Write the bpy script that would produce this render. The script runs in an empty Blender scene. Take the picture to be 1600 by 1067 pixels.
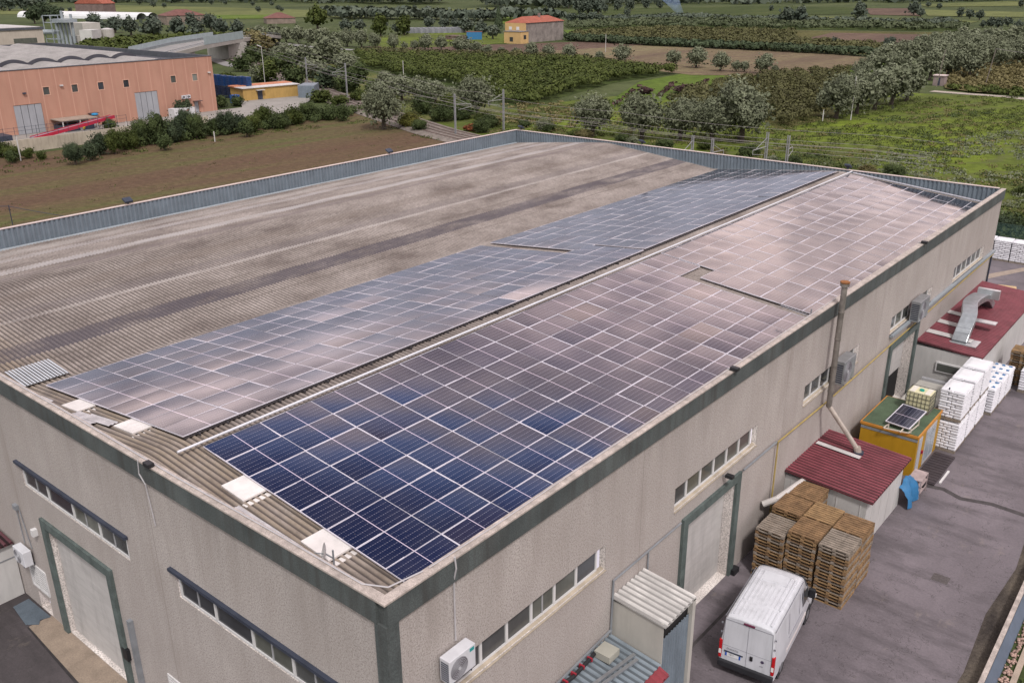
import bpy, math, random
import numpy as np
from mathutils import Vector, Matrix
random.seed(7); rng = np.random.default_rng(11)
scene = bpy.context.scene
col = scene.collection

# ------------------------------------------------------------------ camera
CX, CY, CZ = 13.71, -11.67, 23.51
YAW, PITCH, ROLL, F = 0.69522, 0.37839, -0.0067, 1424.3
fw = Vector((-math.sin(YAW)*math.cos(PITCH), math.cos(YAW)*math.cos(PITCH), -math.sin(PITCH)))
rt = Vector((math.cos(YAW), math.sin(YAW), 0)); up = rt.cross(fw)
r2 = rt*math.cos(ROLL)+up*math.sin(ROLL); u2 = -rt*math.sin(ROLL)+up*math.cos(ROLL)
camd = bpy.data.cameras.new('camera'); cam = bpy.data.objects.new('camera', camd); col.objects.link(cam)
cam.matrix_world = Matrix(((r2.x,u2.x,-fw.x,CX),(r2.y,u2.y,-fw.y,CY),(r2.z,u2.z,-fw.z,CZ),(0,0,0,1)))
camd.sensor_width = 36; camd.lens = 36*F/1600; camd.clip_end = 6000; camd.clip_start = 0.5
scene.camera = cam
def G(px, py, z=0.0):
    "survey helper: the world point at height z seen in the photograph at (px, py)"
    d = fw + r2*((px-800)/F) - u2*((py-533.5)/F)
    t = (z-CZ)/d.z
    return Vector((CX+t*d.x, CY+t*d.y, z))
def mpp(p):
    return (Vector(p)-Vector((CX,CY,CZ))).length/F

# ------------------------------------------------------------------ builders
def tag(o, label=None, cat=None, group=None, kind=None):
    if label: o['label'] = label
    if cat: o['category'] = cat
    if group: o['group'] = group
    if kind: o['kind'] = kind
    return o
def empty(name, loc, label=None, cat=None, group=None, kind=None, rz=0):
    o = bpy.data.objects.new(name, None); o.empty_display_size = .2; o.location = loc; o.rotation_euler.z = rz
    col.objects.link(o); return tag(o, label, cat, group, kind)
class MB:
    def __init__(s): s.v = []; s.f = []; s.smooth = False
    def box(s, x0,x1,y0,y1,z0,z1, M=None):
        n = len(s.v)
        P = [(x0,y0,z0),(x1,y0,z0),(x1,y1,z0),(x0,y1,z0),(x0,y0,z1),(x1,y0,z1),(x1,y1,z1),(x0,y1,z1)]
        if M is not None: P = [tuple(M @ Vector(p)) for p in P]
        s.v += P
        s.f += [(n,n+3,n+2,n+1),(n+4,n+5,n+6,n+7),(n,n+1,n+5,n+4),(n+1,n+2,n+6,n+5),(n+2,n+3,n+7,n+6),(n+3,n,n+4,n+7)]
        return s
    def bar(s, p0, p1, w, h):
        "rectangular bar between two points, w wide, h high"
        p0 = Vector(p0); p1 = Vector(p1); d = p1-p0; L = d.length; d.normalize()
        side = d.cross(Vector((0,0,1)))
        if side.length < 1e-4: side = Vector((1,0,0))
        side.normalize(); u = side.cross(d)
        M = Matrix(((side.x,d.x,u.x,p0.x),(side.y,d.y,u.y,p0.y),(side.z,d.z,u.z,p0.z),(0,0,0,1)))
        return s.box(-w/2,w/2,0,L,-h/2,h/2,M)
    def poly(s, pts, flip=False):
        n = len(s.v); s.v += [tuple(p) for p in pts]; i = list(range(n,n+len(pts)))
        s.f.append(tuple(reversed(i)) if flip else tuple(i)); return s
    def tube(s, p0, p1, r, n=8, r1=None, caps=True):
        p0 = Vector(p0); p1 = Vector(p1); d = (p1-p0).normalized(); r1 = r if r1 is None else r1
        a = d.cross(Vector((0,0,1)) if abs(d.z) < .95 else Vector((1,0,0))).normalized(); b = d.cross(a)
        k = len(s.v)
        for P,R in ((p0,r),(p1,r1)):
            for i in range(n):
                t = 2*math.pi*i/n; s.v.append(tuple(P+(a*math.cos(t)+b*math.sin(t))*R))
        for i in range(n):
            j = (i+1)%n; s.f.append((k+i,k+j,k+n+j,k+n+i))
        if caps: s.f.append(tuple(k+i for i in reversed(range(n)))); s.f.append(tuple(k+n+i for i in range(n)))
        return s
    def pipe(s, pts, r, n=8):
        for a,b in zip(pts[:-1], pts[1:]): s.tube(a,b,r,n)
        for p in pts[1:-1]: s.ball(p, r*1.02, 6)
        return s
    def ball(s, c, r, n=8, sz=1.0):
        c = Vector(c); k = len(s.v); m = n//2
        for i in range(m+1):
            t = math.pi*i/m
            for j in range(n):
                a = 2*math.pi*j/n; s.v.append((c.x+r*math.sin(t)*math.cos(a), c.y+r*math.sin(t)*math.sin(a), c.z+r*sz*math.cos(t)))
        for i in range(m):
            for j in range(n):
                q = (j+1)%n; s.f.append((k+i*n+j,k+(i+1)*n+j,k+(i+1)*n+q,k+i*n+q))
        return s
    def prism(s, pts, z0, z1):
        n = len(s.v); m = len(pts)
        s.v += [(p[0],p[1],z0) for p in pts]+[(p[0],p[1],z1) for p in pts]
        s.f.append(tuple(reversed(range(n,n+m)))); s.f.append(tuple(range(n+m,n+2*m)))
        for i in range(m):
            j = (i+1)%m; s.f.append((n+i,n+j,n+m+j,n+m+i))
        return s
    def build(s, name, m, parent=None, label=None, cat=None, group=None, kind=None, origin=None, bevel=0, smooth=False, autosm=False):
        if parent is not None:
            o0 = world_loc(parent)
        elif origin is not None: o0 = Vector(origin)
        else:
            a = np.array(s.v); o0 = Vector(((a[:,0].min()+a[:,0].max())/2,(a[:,1].min()+a[:,1].max())/2,a[:,2].min()))
        me = bpy.data.meshes.new(name)
        me.from_pydata([(x-o0.x,y-o0.y,z-o0.z) for x,y,z in s.v], [], s.f)
        me.materials.append(m)
        if smooth:
            me.polygons.foreach_set('use_smooth',[True]*len(me.polygons))
        me.update()
        o = bpy.data.objects.new(name, me); col.objects.link(o)
        if parent is not None:
            o.parent = parent
        else: o.location = o0
        if bevel:
            b = o.modifiers.new('bevel','BEVEL'); b.width = bevel; b.segments = 2; b.limit_method = 'ANGLE'
        return tag(o, label, cat, group, kind)
def world_loc(o):
    p = Vector((0,0,0)); q = o
    while q is not None: p = p + Vector(q.location); q = q.parent
    return p
def copy_tree(o, parent=None):
    c = o.copy(); col.objects.link(c); c.parent = parent
    for ch in KIDS(o): copy_tree(ch, c)
    return c
def KIDS(o): return [x for x in list(o.children)]
ORD = ['first','second','third','fourth','fifth','sixth','seventh','eighth','ninth','tenth','eleventh','twelfth','thirteenth','fourteenth','fifteenth','sixteenth','seventeenth','eighteenth','nineteenth','twentieth']
def ordn(i):
    if i < 20: return ORD[i]
    t, u = divmod(i+1, 10); T = {2:'twenty',3:'thirty',4:'forty',5:'fifty',6:'sixty'}
    return (T[t]+'-'+ORD[u-1]) if u else {2:'twentieth',3:'thirtieth',4:'fortieth',5:'fiftieth',6:'sixtieth'}[t]

# ------------------------------------------------------------------ materials
MATS = {}
def nodes(name):
    m = bpy.data.materials.new(name); m.use_nodes = True; nt = m.node_tree
    b = nt.nodes['Principled BSDF']; return m, nt, b
def N(nt, t, **kw):
    n = nt.nodes.new(t)
    for k,v in kw.items():
        if hasattr(n,k): setattr(n,k,v)
    return n
def L(nt, a, b): nt.links.new(a,b)
def posn(nt, scale=(1,1,1), local=False):
    mp = N(nt,'ShaderNodeMapping'); mp.inputs['Scale'].default_value = scale
    if local: L(nt, N(nt,'ShaderNodeTexCoord').outputs['Object'], mp.inputs[0])
    else: L(nt, N(nt,'ShaderNodeNewGeometry').outputs['Position'], mp.inputs[0])
    return mp.outputs[0]
def noise(nt, vec, scale, detail=4, rough=.55):
    n = N(nt,'ShaderNodeTexNoise'); n.inputs['Scale'].default_value = scale; n.inputs['Detail'].default_value = detail; n.inputs['Roughness'].default_value = rough
    L(nt, vec, n.inputs['Vector']); return n.outputs['Fac']
def ramp(nt, fac, stops):
    r = N(nt,'ShaderNodeValToRGB'); L(nt, fac, r.inputs[0]); e = r.color_ramp.elements
    while len(e) < len(stops): e.new(.5)
    for i,(p,c) in enumerate(stops):
        e[i].position = p; e[i].color = (c if len(c) == 4 else (*c,1)) if not isinstance(c,(int,float)) else (c,c,c,1)
    return r.outputs[0]
def mix(nt, fac, a, b, mode='MIX'):
    m = N(nt,'ShaderNodeMix', data_type='RGBA', blend_type=mode)
    for i,x in ((0,fac),(6,a),(7,b)):
        if isinstance(x,(int,float)): m.inputs[i].default_value = x if i == 0 else (x,x,x,1)
        elif isinstance(x,tuple): m.inputs[i].default_value = (*x,1) if len(x) == 3 else x
        else: L(nt, x, m.inputs[i])
    return m.outputs[2]
def math_(nt, op, a, b=None, c=None):
    m = N(nt,'ShaderNodeMath', operation=op)
    for i,x in enumerate((a,b,c)):
        if x is None: continue
        if isinstance(x,(int,float)): m.inputs[i].default_value = x
        else: L(nt, x, m.inputs[i])
    return m.outputs[0]
def bump(nt, b, h, strength, dist=.02):
    n = N(nt,'ShaderNodeBump'); n.inputs['Strength'].default_value = strength; n.inputs['Distance'].default_value = dist
    L(nt, h, n.inputs['Height']); L(nt, n.outputs[0], b.inputs['Normal'])
def mk(name, c, rough=.7, var=.12, scale=1.5, metal=0, dirt=.0, fine=0, spec=.4, local=False, stretch=(1,1,1), bmp=0):
    "painted / plain surface with uneven tone, optional grime"
    if name in MATS: return MATS[name]
    m, nt, b = nodes(name); v = posn(nt, stretch, local)
    n = noise(nt, v, scale)
    lo = tuple(x*(1-var) for x in c); hi = tuple(min(1,x*(1+var)) for x in c)
    cc = ramp(nt, n, [(.3,lo),(.7,hi)])
    if fine:
        n2 = noise(nt, v, scale*14, 3); cc = mix(nt, fine, cc, ramp(nt, n2, [(.35,.25),(.65,1.0)]), 'MULTIPLY')
    if dirt:
        n3 = noise(nt, posn(nt,(2,2,.35), local), 1.3, 5, .65)
        cc = mix(nt, ramp(nt, n3, [(.45,0),(.75,dirt)]), cc, tuple(x*.35 for x in c))
    L(nt, cc, b.inputs['Base Color']); b.inputs['Roughness'].default_value = rough; b.inputs['Metallic'].default_value = metal
    b.inputs['Specular IOR Level'].default_value = spec
    if bmp: bump(nt, b, noise(nt, v, scale*10, 4), bmp)
    MATS[name] = m; return m

def wall_mat(name='aggregate_wall', base=(.80,.735,.71)):
    m, nt, b = nodes(name); v = posn(nt)
    n1 = noise(nt, v, .35, 4); c = ramp(nt, n1, [(.3,tuple(x*.88 for x in base)),(.7,tuple(x*1.06 for x in base))])
    sp = noise(nt, v, 19, 3, .85); c = mix(nt, .9, c, ramp(nt, sp, [(.38,.22),(.49,.92),(.62,1.22)]), 'MULTIPLY')
    st = noise(nt, posn(nt,(1.4,1.4,.10)), 1.6, 5, .6)
    c = mix(nt, ramp(nt, st, [(.52,0),(.78,.36)]), c, (.33,.29,.26))
    st2 = noise(nt, posn(nt,(5,5,.14)), 1.2, 4, .6); c = mix(nt, ramp(nt, st2, [(.58,0),(.78,.18)]), c, (.27,.24,.22))
    pz = noise(nt, v, .12, 3); c = mix(nt, ramp(nt, pz, [(.40,0),(.62,.30)]), c, (.38,.35,.33))
    sep = N(nt,'ShaderNodeSeparateXYZ'); L(nt, v, sep.inputs[0])
    z = sep.outputs[2]
    # darker wash running down from the top band
    tp = math_(nt,'MULTIPLY', ramp(nt, math_(nt,'DIVIDE', z, 10.0), [(.74,0),(.93,1)]), ramp(nt, noise(nt, posn(nt,(1,1,.08)), 2.2, 4), [(.4,0),(.7,.45)]))
    c = mix(nt, tp, c, (.22,.20,.19))
    for zz in (7.4,4.95,2.5):
        d = math_(nt,'LESS_THAN', math_(nt,'ABSOLUTE', math_(nt,'SUBTRACT', z, zz)), .02)
        c = mix(nt, math_(nt,'MULTIPLY', d, ramp(nt, noise(nt, v, .9, 2),[(.40,.1),(.55,.75)])), c, (.66,.61,.58))
    for ax,per in ((1,11.56),(0,11.0)):
        q = math_(nt,'ABSOLUTE', math_(nt,'SUBTRACT', math_(nt,'MODULO', math_(nt,'ABSOLUTE', sep.outputs[ax]), per), per/2))
        d = math_(nt,'GREATER_THAN', q, per/2-.02); c = mix(nt, math_(nt,'MULTIPLY', d, .6), c, (.22,.19,.18)); d = math_(nt,'GREATER_THAN', q, per/2-.35); c = mix(nt, math_(nt,'MULTIPLY', d, ramp(nt, noise(nt, posn(nt,(1,1,.3)), 1.1, 4),[(.4,0),(.7,.35)])), c, (.30,.26,.24))
    L(nt, c, b.inputs['Base Color']); b.inputs['Roughness'].default_value = .93; b.inputs['Specular IOR Level'].default_value = .2
    bump(nt, b, sp, .5, .02); MATS[name] = m; return m
def fascia_mat():
    m, nt, b = nodes('stained_fascia'); v = posn(nt)
    sp = noise(nt, v, 22, 4, .8); n1 = noise(nt, v, .5, 4)
    c = ramp(nt, n1, [(.3,(.050,.060,.062)),(.7,(.110,.126,.126))])
    c = mix(nt, .8, c, ramp(nt, sp, [(.35,.45),(.65,1.25)]), 'MULTIPLY')
    st = noise(nt, posn(nt,(1.5,1.5,.1)), 2.4, 5); c = mix(nt, ramp(nt, st, [(.45,0),(.7,.6)]), c, (.04,.035,.033))
    L(nt, c, b.inputs['Base Color']); b.inputs['Roughness'].default_value = .9; bump(nt, b, sp, .5); return m
def roof_mat():
    m, nt, b = nodes('weathered_fibre_cement'); v = posn(nt); sep = N(nt,'ShaderNodeSeparateXYZ'); L(nt, v, sep.inputs[0])
    x, y = sep.outputs[0], sep.outputs[1]
    n1 = noise(nt, posn(nt,(1,.55,1)), .45, 6, .62)
    c = ramp(nt, n1, [(.25,(.11,.083,.077)),(.5,(.25,.21,.194)),(.78,(.37,.318,.30))])
    n2 = noise(nt, v, 4.5, 5, .7); c = mix(nt, .7, c, ramp(nt, n2, [(.3,.55),(.6,1.1)]), 'MULTIPLY')
    # darker colour in the troughs of the corrugation
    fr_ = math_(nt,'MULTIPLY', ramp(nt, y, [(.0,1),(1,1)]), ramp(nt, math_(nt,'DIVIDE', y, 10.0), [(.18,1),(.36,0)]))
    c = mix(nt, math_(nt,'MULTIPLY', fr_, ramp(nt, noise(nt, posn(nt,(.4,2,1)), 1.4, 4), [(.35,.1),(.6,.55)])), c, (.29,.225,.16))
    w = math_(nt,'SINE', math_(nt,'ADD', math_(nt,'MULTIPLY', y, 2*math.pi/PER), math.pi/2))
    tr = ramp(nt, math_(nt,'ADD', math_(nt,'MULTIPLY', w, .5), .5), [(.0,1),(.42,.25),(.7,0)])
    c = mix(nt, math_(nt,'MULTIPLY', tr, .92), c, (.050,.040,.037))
    # sheet-lap bands along the length (x ranges), some translucent sheets, some pale
    bn = ramp(nt, noise(nt, posn(nt,(1,.3,1)), 1.1, 5, .7), [(.32,.25),(.55,1)])
    def band(c, xa, xb, colr, amt):
        d = math_(nt,'MULTIPLY', math_(nt,'GREATER_THAN', x, xa), math_(nt,'LESS_THAN', x, xb))
        return mix(nt, math_(nt,'MULTIPLY', math_(nt,'MULTIPLY', d, amt), bn), c, colr)
    c = band(c,-25.9,-24.6,(.060,.050,.066),.75); c = band(c,-19.6,-18.9,(.2,.15,.15),.3); c = band(c,-34.3,-33.4,(.13,.10,.105),.45); c = band(c,-28.55,-28.25,(.44,.40,.39),.45); c = band(c,-29.4,-28.55,(.13,.11,.12),.35)
    c = band(c,-31.3,-30.3,(.12,.09,.075),.35); c = band(c,-36.3,-35.2,(.44,.41,.42),.55); c = band(c,-34.9,-34.4,(.14,.11,.10),.5)
    c = band(c,-39.9,-38.9,(.42,.39,.40),.45); c = band(c,-42.0,-40.6,(.40,.37,.36),.35); c = band(c,-26.7,-26.5,(.1,.08,.07),.4)
    c = band(c,-23.9,-23.75,(.1,.08,.07),.5)
    L(nt, c, b.inputs['Base Color']); b.inputs['Roughness'].default_value = .88; bump(nt, b, n2, .3); return m
def pv_mat(name, mid, tone):
    "photovoltaic laminate: cells, busbars, glass"
    m, nt, b = nodes(name); uv = N(nt,'ShaderNodeUVMap').outputs[0]
    sep = N(nt,'ShaderNodeSeparateXYZ'); L(nt, uv, sep.inputs[0]); u, w = sep.outputs[0], sep.outputs[1]
    oi = N(nt,'ShaderNodeObjectInfo').outputs['Random']
    c = ramp(nt, oi, [(0,tuple(t*.8 for t in tone)),(.75,tone),(.9,tuple(t*1.3 for t in tone)),(.93,(.022,.014,.020)),(1,(.024,.016,.018))])
    r = N(nt,'ShaderNodeValToRGB')
    n1 = noise(nt, posn(nt,(1,1,1)), .9, 4); c = mix(nt, ramp(nt, n1, [(.4,0),(.75,.10)]), c, (.16,.14,.13))
    fu = math_(nt,'ABSOLUTE', math_(nt,'SUBTRACT', math_(nt,'FRACT', math_(nt,'MULTIPLY', u, 6)), .5))
    l1 = math_(nt,'GREATER_THAN', fu, .478)
    nv = 24 if mid else 10
    fv = math_(nt,'ABSOLUTE', math_(nt,'SUBTRACT', math_(nt,'FRACT', math_(nt,'MULTIPLY', w, nv)), .5))
    l2 = math_(nt,'GREATER_THAN', fv, .478)
    c = mix(nt, math_(nt,'MULTIPLY', l1, .38), c, (.34,.33,.42)); c = mix(nt, math_(nt,'MULTIPLY', l2, .16), c, (.3,.3,.38))
    dot = math_(nt,'MULTIPLY', math_(nt,'GREATER_THAN', fu, .44), math_(nt,'GREATER_THAN', fv, .40)); c = mix(nt, math_(nt,'MULTIPLY', dot, .42), c, (.5,.48,.55))
    if mid:
        d = math_(nt,'LESS_THAN', math_(nt,'ABSOLUTE', math_(nt,'SUBTRACT', w, .5)), .0068); c = mix(nt, d, c, (.62,.52,.62))
    sp = noise(nt, posn(nt,(1,1,1)), 9, 5, .7); c = mix(nt, ramp(nt, sp, [(.64,0),(.74,.28)]), c, (.30,.27,.25))
    L(nt, c, b.inputs['Base Color']); b.inputs['Roughness'].default_value = .13; b.inputs['IOR'].default_value = 1.75
    b.inputs['Coat Weight'].default_value = .5; b.inputs['Coat Roughness'].default_value = .06
    # every module sits a little out of plane and its glass is slightly bowed
    at = N(nt,'ShaderNodeAttribute'); at.attribute_name = 'module'
    rn = math_(nt,'FRACT', math_(nt,'ADD', oi, at.outputs['Fac'])); wn_ = N(nt,'ShaderNodeTexWhiteNoise', noise_dimensions='1D'); L(nt, math_(nt,'MULTIPLY', rn, 913.7), wn_.inputs['W'])
    cv = N(nt,'ShaderNodeVectorMath', operation='MULTIPLY_ADD'); L(nt, wn_.outputs['Color'], cv.inputs[0]); cv.inputs[1].default_value = (TILT,TILT,0); cv.inputs[2].default_value = (-TILT/2,-TILT/2,0)
    bw = N(nt,'ShaderNodeVectorMath', operation='MULTIPLY_ADD'); L(nt, uv, bw.inputs[0]); bw.inputs[1].default_value = (BOW,BOW,0); bw.inputs[2].default_value = (-BOW/2,-BOW/2,0)
    bp = N(nt,'ShaderNodeBump'); bp.inputs['Strength'].default_value = .05; bp.inputs['Distance'].default_value = .05; L(nt, noise(nt, posn(nt,(1,1,1)), .8, 2), bp.inputs['Height'])
    s1_ = N(nt,'ShaderNodeVectorMath', operation='ADD'); L(nt, cv.outputs[0], s1_.inputs[0]); L(nt, bw.outputs[0], s1_.inputs[1])
    s2_ = N(nt,'ShaderNodeVectorMath', operation='ADD'); L(nt, s1_.outputs[0], s2_.inputs[0]); L(nt, bp.outputs[0], s2_.inputs[1])
    nm_ = N(nt,'ShaderNodeVectorMath', operation='NORMALIZE'); L(nt, s2_.outputs[0], nm_.inputs[0]); L(nt, nm_.outputs[0], b.inputs['Normal']); L(nt, nm_.outputs[0], b.inputs['Coat Normal'])
    return m
def foliage(name, dark, mid_, light, trans=.15):
    m, nt, b = nodes(name); a = N(nt,'ShaderNodeAttribute'); a.attribute_name = 'shade'
    n = noise(nt, posn(nt), .5, 3)
    oi = N(nt,'ShaderNodeObjectInfo').outputs['Random']
    f = math_(nt,'ADD', math_(nt,'MULTIPLY', a.outputs['Fac'], .62), math_(nt,'MULTIPLY', n, .38))
    c = ramp(nt, f, [(.18,dark),(.5,mid_),(.82,light)])
    c = mix(nt, math_(nt,'MULTIPLY', oi, .35), c, tuple(.85*x for x in mid_))
    L(nt, c, b.inputs['Base Color']); b.inputs['Roughness'].default_value = .75; b.inputs['Specular IOR Level'].default_value = .15
    return m
def field_mat(name, ca, cb, cc, sc=.12, rot=0.0, stretch=6, stripes=0, stripe_c=None, per=2.5):
    m, nt, b = nodes(name)
    mp = N(nt,'ShaderNodeMapping'); L(nt, N(nt,'ShaderNodeNewGeometry').outputs['Position'], mp.inputs[0])
    mp.inputs['Rotation'].default_value = (0,0,rot); mp.inputs['Scale'].default_value = (1,1/stretch,1)
    n1 = noise(nt, mp.outputs[0], sc, 6, .62); c = ramp(nt, n1, [(.30,ca),(.5,cb),(.70,cc)])
    n2 = noise(nt, posn(nt), sc*9, 6, .75); c = mix(nt, .75, c, ramp(nt, n2, [(.3,.45),(.65,1.25)]), 'MULTIPLY')
    if stripes:
        mq = N(nt,'ShaderNodeMapping'); L(nt, N(nt,'ShaderNodeNewGeometry').outputs['Position'], mq.inputs[0]); mq.inputs['Rotation'].default_value = (0,0,rot)
        sp = N(nt,'ShaderNodeSeparateXYZ'); L(nt, mq.outputs[0], sp.inputs[0])
        w = math_(nt,'SINE', math_(nt,'ADD', math_(nt,'MULTIPLY', sp.outputs[0], 2*math.pi/per), math_(nt,'MULTIPLY', noise(nt, posn(nt), .15, 4), 9)))
        c = mix(nt, math_(nt,'MULTIPLY', ramp(nt, w, [(.55,0),(.95,1)]), stripes), c, stripe_c)
    L(nt, c, b.inputs['Base Color']); b.inputs['Roughness'].default_value = .95; b.inputs['Specular IOR Level'].default_value = .1
    bump(nt, b, n2, .6, .3); return m
def asphalt_mat(name='worn_asphalt', base=(.148,.126,.141)):
    m, nt, b = nodes(name); v = posn(nt)
    n1 = noise(nt, posn(nt,(1,.45,1)), .22, 6, .6); c = ramp(nt, n1, [(.3,tuple(.66*x for x in base)),(.5,base),(.72,tuple(1.42*x for x in base))])
    n2 = noise(nt, v, 11, 4, .8); c = mix(nt, .5, c, ramp(nt, n2, [(.3,.6),(.65,1.15)]), 'MULTIPLY')
    n3 = noise(nt, posn(nt,(.3,1,1)), .55, 7, .7); c = mix(nt, ramp(nt, n3, [(.48,0),(.62,.68)]), c, tuple(.38*x for x in base))
    n4 = noise(nt, posn(nt,(1,.5,1)), .9, 6, .75); c = mix(nt, ramp(nt, n4, [(.6,0),(.72,.35)]), c, (.26,.215,.18))
    mus = N(nt,'ShaderNodeTexNoise'); mus.inputs['Scale'].default_value = .5; mus.inputs['Detail'].default_value = 9; mus.inputs['Roughness'].default_value = .6; L(nt, v, mus.inputs['Vector'])
    cr = math_(nt,'LESS_THAN', math_(nt,'ABSOLUTE', math_(nt,'SUBTRACT', mus.outputs['Fac'], .47)), .0022); c = mix(nt, math_(nt,'MULTIPLY', cr, .7), c, (.03,.026,.026))
    L(nt, c, b.inputs['Base Color']); rr = ramp(nt, n3, [(.5,.9),(.66,.6)]); L(nt, rr, b.inputs['Roughness'])
    bump(nt, b, n2, .25); return m
PER = .205
TILT = .014; BOW = .018
# ------------------------------------------------------------------ palette
wallm = wall_mat(); fasc = fascia_mat(); roofm = roof_mat()
coping = mk('pinkish_coping',(.52,.445,.41),.85,.25,3,dirt=.6,fine=.55)
bluegrey = mk('blue_grey_sheet',(.17,.205,.245),.5,.12,1.2,fine=.15,dirt=.35)
paleblue = mk('pale_blue_gutter',(.27,.30,.33),.5,.1,1)
white = mk('white_paint',(.62,.60,.61),.55,.08,1.5,dirt=.2)
whitealu = mk('white_frame',(.60,.59,.60),.45,.06,2)
galv = mk('galvanised_steel',(.42,.44,.47),.35,.15,3,metal=.8)
alu = mk('panel_frame_alu',(.66,.63,.70),.45,.08,2,metal=.2)
navy = mk('dark_navy_trim',(.035,.042,.065),.5,.2,2)
black = mk('black_plastic',(.015,.015,.018),.5,.2,2)
darkgap = mk('dark_void',(.012,.011,.012),.9,.2,1)
roller = mk('roller_door_grey',(.46,.44,.435),.6,.08,.9,dirt=.35,stretch=(1,1,4))
yellow = mk('yellow_gas_pipe',(.34,.255,.09),.6,.15,2)
pipegrey = mk('grey_pipe',(.20,.21,.23),.5,.15,2)
cream = mk('cream_panel',(.42,.40,.37),.6,.06,.8,dirt=.25)
creamwhite = mk('white_panel',(.50,.485,.48),.6,.06,.8,dirt=.25)
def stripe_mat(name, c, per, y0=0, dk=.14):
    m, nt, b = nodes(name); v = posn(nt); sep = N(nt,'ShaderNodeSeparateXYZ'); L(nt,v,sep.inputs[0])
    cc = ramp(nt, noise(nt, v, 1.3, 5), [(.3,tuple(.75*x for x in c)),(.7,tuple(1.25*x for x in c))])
    w = math_(nt,'SINE', math_(nt,'ADD', math_(nt,'MULTIPLY', sep.outputs[1], 2*math.pi/per), -2*math.pi*(y0/per+.225)-math.pi/2)); g = ramp(nt, math_(nt,'ADD', math_(nt,'MULTIPLY', w, .5), .5), [(.28,1),(.56,0)])  # dark stripes paint the shade between the ribs into the colour
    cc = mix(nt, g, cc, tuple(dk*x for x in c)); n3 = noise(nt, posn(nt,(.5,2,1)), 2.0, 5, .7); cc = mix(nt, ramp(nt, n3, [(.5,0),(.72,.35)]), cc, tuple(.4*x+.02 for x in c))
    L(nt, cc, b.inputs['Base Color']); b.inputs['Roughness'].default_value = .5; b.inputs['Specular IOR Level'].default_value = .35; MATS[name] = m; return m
def corr_mat(name, c, ax=0, per=.2, lo=.55, rough=.5, metal=0.0):
    return mk(name, c, rough, .12, 1.2, metal, dirt=.35, fine=.1)
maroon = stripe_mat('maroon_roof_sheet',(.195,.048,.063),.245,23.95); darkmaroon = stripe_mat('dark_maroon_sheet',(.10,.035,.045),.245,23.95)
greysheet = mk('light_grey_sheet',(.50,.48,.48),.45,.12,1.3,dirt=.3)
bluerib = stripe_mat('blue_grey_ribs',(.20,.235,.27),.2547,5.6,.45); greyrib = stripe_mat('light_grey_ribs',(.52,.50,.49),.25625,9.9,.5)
darkglass, _nt, _b = nodes('window_glass'); 
_c = ramp(_nt, N(_nt,'ShaderNodeObjectInfo').outputs['Random'], [(0,(.035,.037,.045)),(.35,(.075,.078,.08)),(.65,(.11,.115,.10)),(1,(.05,.055,.07))])
_c = mix(_nt, .5, _c, ramp(_nt, noise(_nt, posn(_nt,(1,1,.5)), 1.7, 4), [(.3,.5),(.7,1.2)]), 'MULTIPLY')
L(_nt,_c,_b.inputs['Base Color']); _b.inputs['Roughness'].default_value=.16; MATS['window_glass']=darkglass

H = 9.87; LB = 57.8; WB = 43.56; XR1 = -11.2; XR2 = -32.8; ZR = 9.72; SL = .103
ZF = -1.2   # the front yard lies lower than the side yard
factory = empty('factory_building', (-WB/2, LB/2, 0), 'long cream aggregate-faced factory with a solar roof and dark stained parapet band', 'building')

def facade(mb, ax, val, out, u0, u1, z0, z1, ops):
    "wall face on the plane ax=val with recessed openings (u0,u1,z0,z1,depth)"
    us = sorted(set([u0,u1]+[o[0] for o in ops]+[o[1] for o in ops])); zs = sorted(set([z0,z1]+[o[2] for o in ops]+[o[3] for o in ops]))
    P = (lambda u,z,d: (val-out*d,u,z)) if ax == 'x' else (lambda u,z,d: (u,val-out*d,z))
    for a,b in zip(us[:-1],us[1:]):
        for c,d in zip(zs[:-1],zs[1:]):
            mu,mz = (a+b)/2,(c+d)/2
            if any(o[0]<mu<o[1] and o[2]<mz<o[3] for o in ops): continue
            mb.poly([P(a,c,0),P(b,c,0),P(b,d,0),P(a,d,0)])
    for a,b,c,d,dep in ops:
        for q in ([(a,c),(a,d)],[(a,d),(b,d)],[(b,d),(b,c)],[(b,c),(a,c)]):
            (p,r),(s,t) = q; mb.poly([P(p,r,0),P(p,r,dep),P(s,t,dep),P(s,t,0)])

WZ0, WZ1 = 5.52, 6.5
side_win = [(2.3,9.45),(13.85,20.5),(25.2,31.9),(36.6,43.7),(48.1,55.2)]
side_ops = [(a,b,WZ0,WZ1,.24) for a,b in side_win]+[(14.85,18.8,0,4.55,.5),(37.25,41.5,0,4.45,.6)]
front_win = [(-20.95,-12.95),(-9.95,-2.15)]
front_ops = [(a,b,5.22,6.15,.12) for a,b in front_win]+[(-19.6,-14.9,ZF,3.8,.3),(-22.35,-20.95,-.05,1.05,.06),(-22.2,-21.1,ZF,-.35,.35)]
w = MB(); facade(w,'x',0,1,.35,LB,-.2,9.15,side_ops); facade(w,'y',0,-1,-WB,-.35,ZF-.2,9.15,front_ops)
w.poly([(-WB,0,ZF-.2),(-WB,LB,ZF-.2),(-WB,LB,9.0),(-WB,0,9.0)]); w.poly([(-WB,LB,-.2),(0,LB,-.2),(0,LB,9.15),(-WB,LB,9.15)])
w.build('wall', wallm, factory)
f = MB()
f.box(-.25,.09,.0,LB+.12,9.15,9.80); f.box(-WB,-.2502,-.09,.25,9.151,9.80)
f.box(-.35,.07,-.07,.35,ZF-.2,9.1495)
f.build('dark_fascia', fasc, factory)
cp = MB(); cp.box(-.20,.10,.20,LB+.13,9.80,H); cp.box(-WB,.10,-.10,.20,9.801,H+.001); cp.build('coping', coping, factory, bevel=.015)
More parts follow.
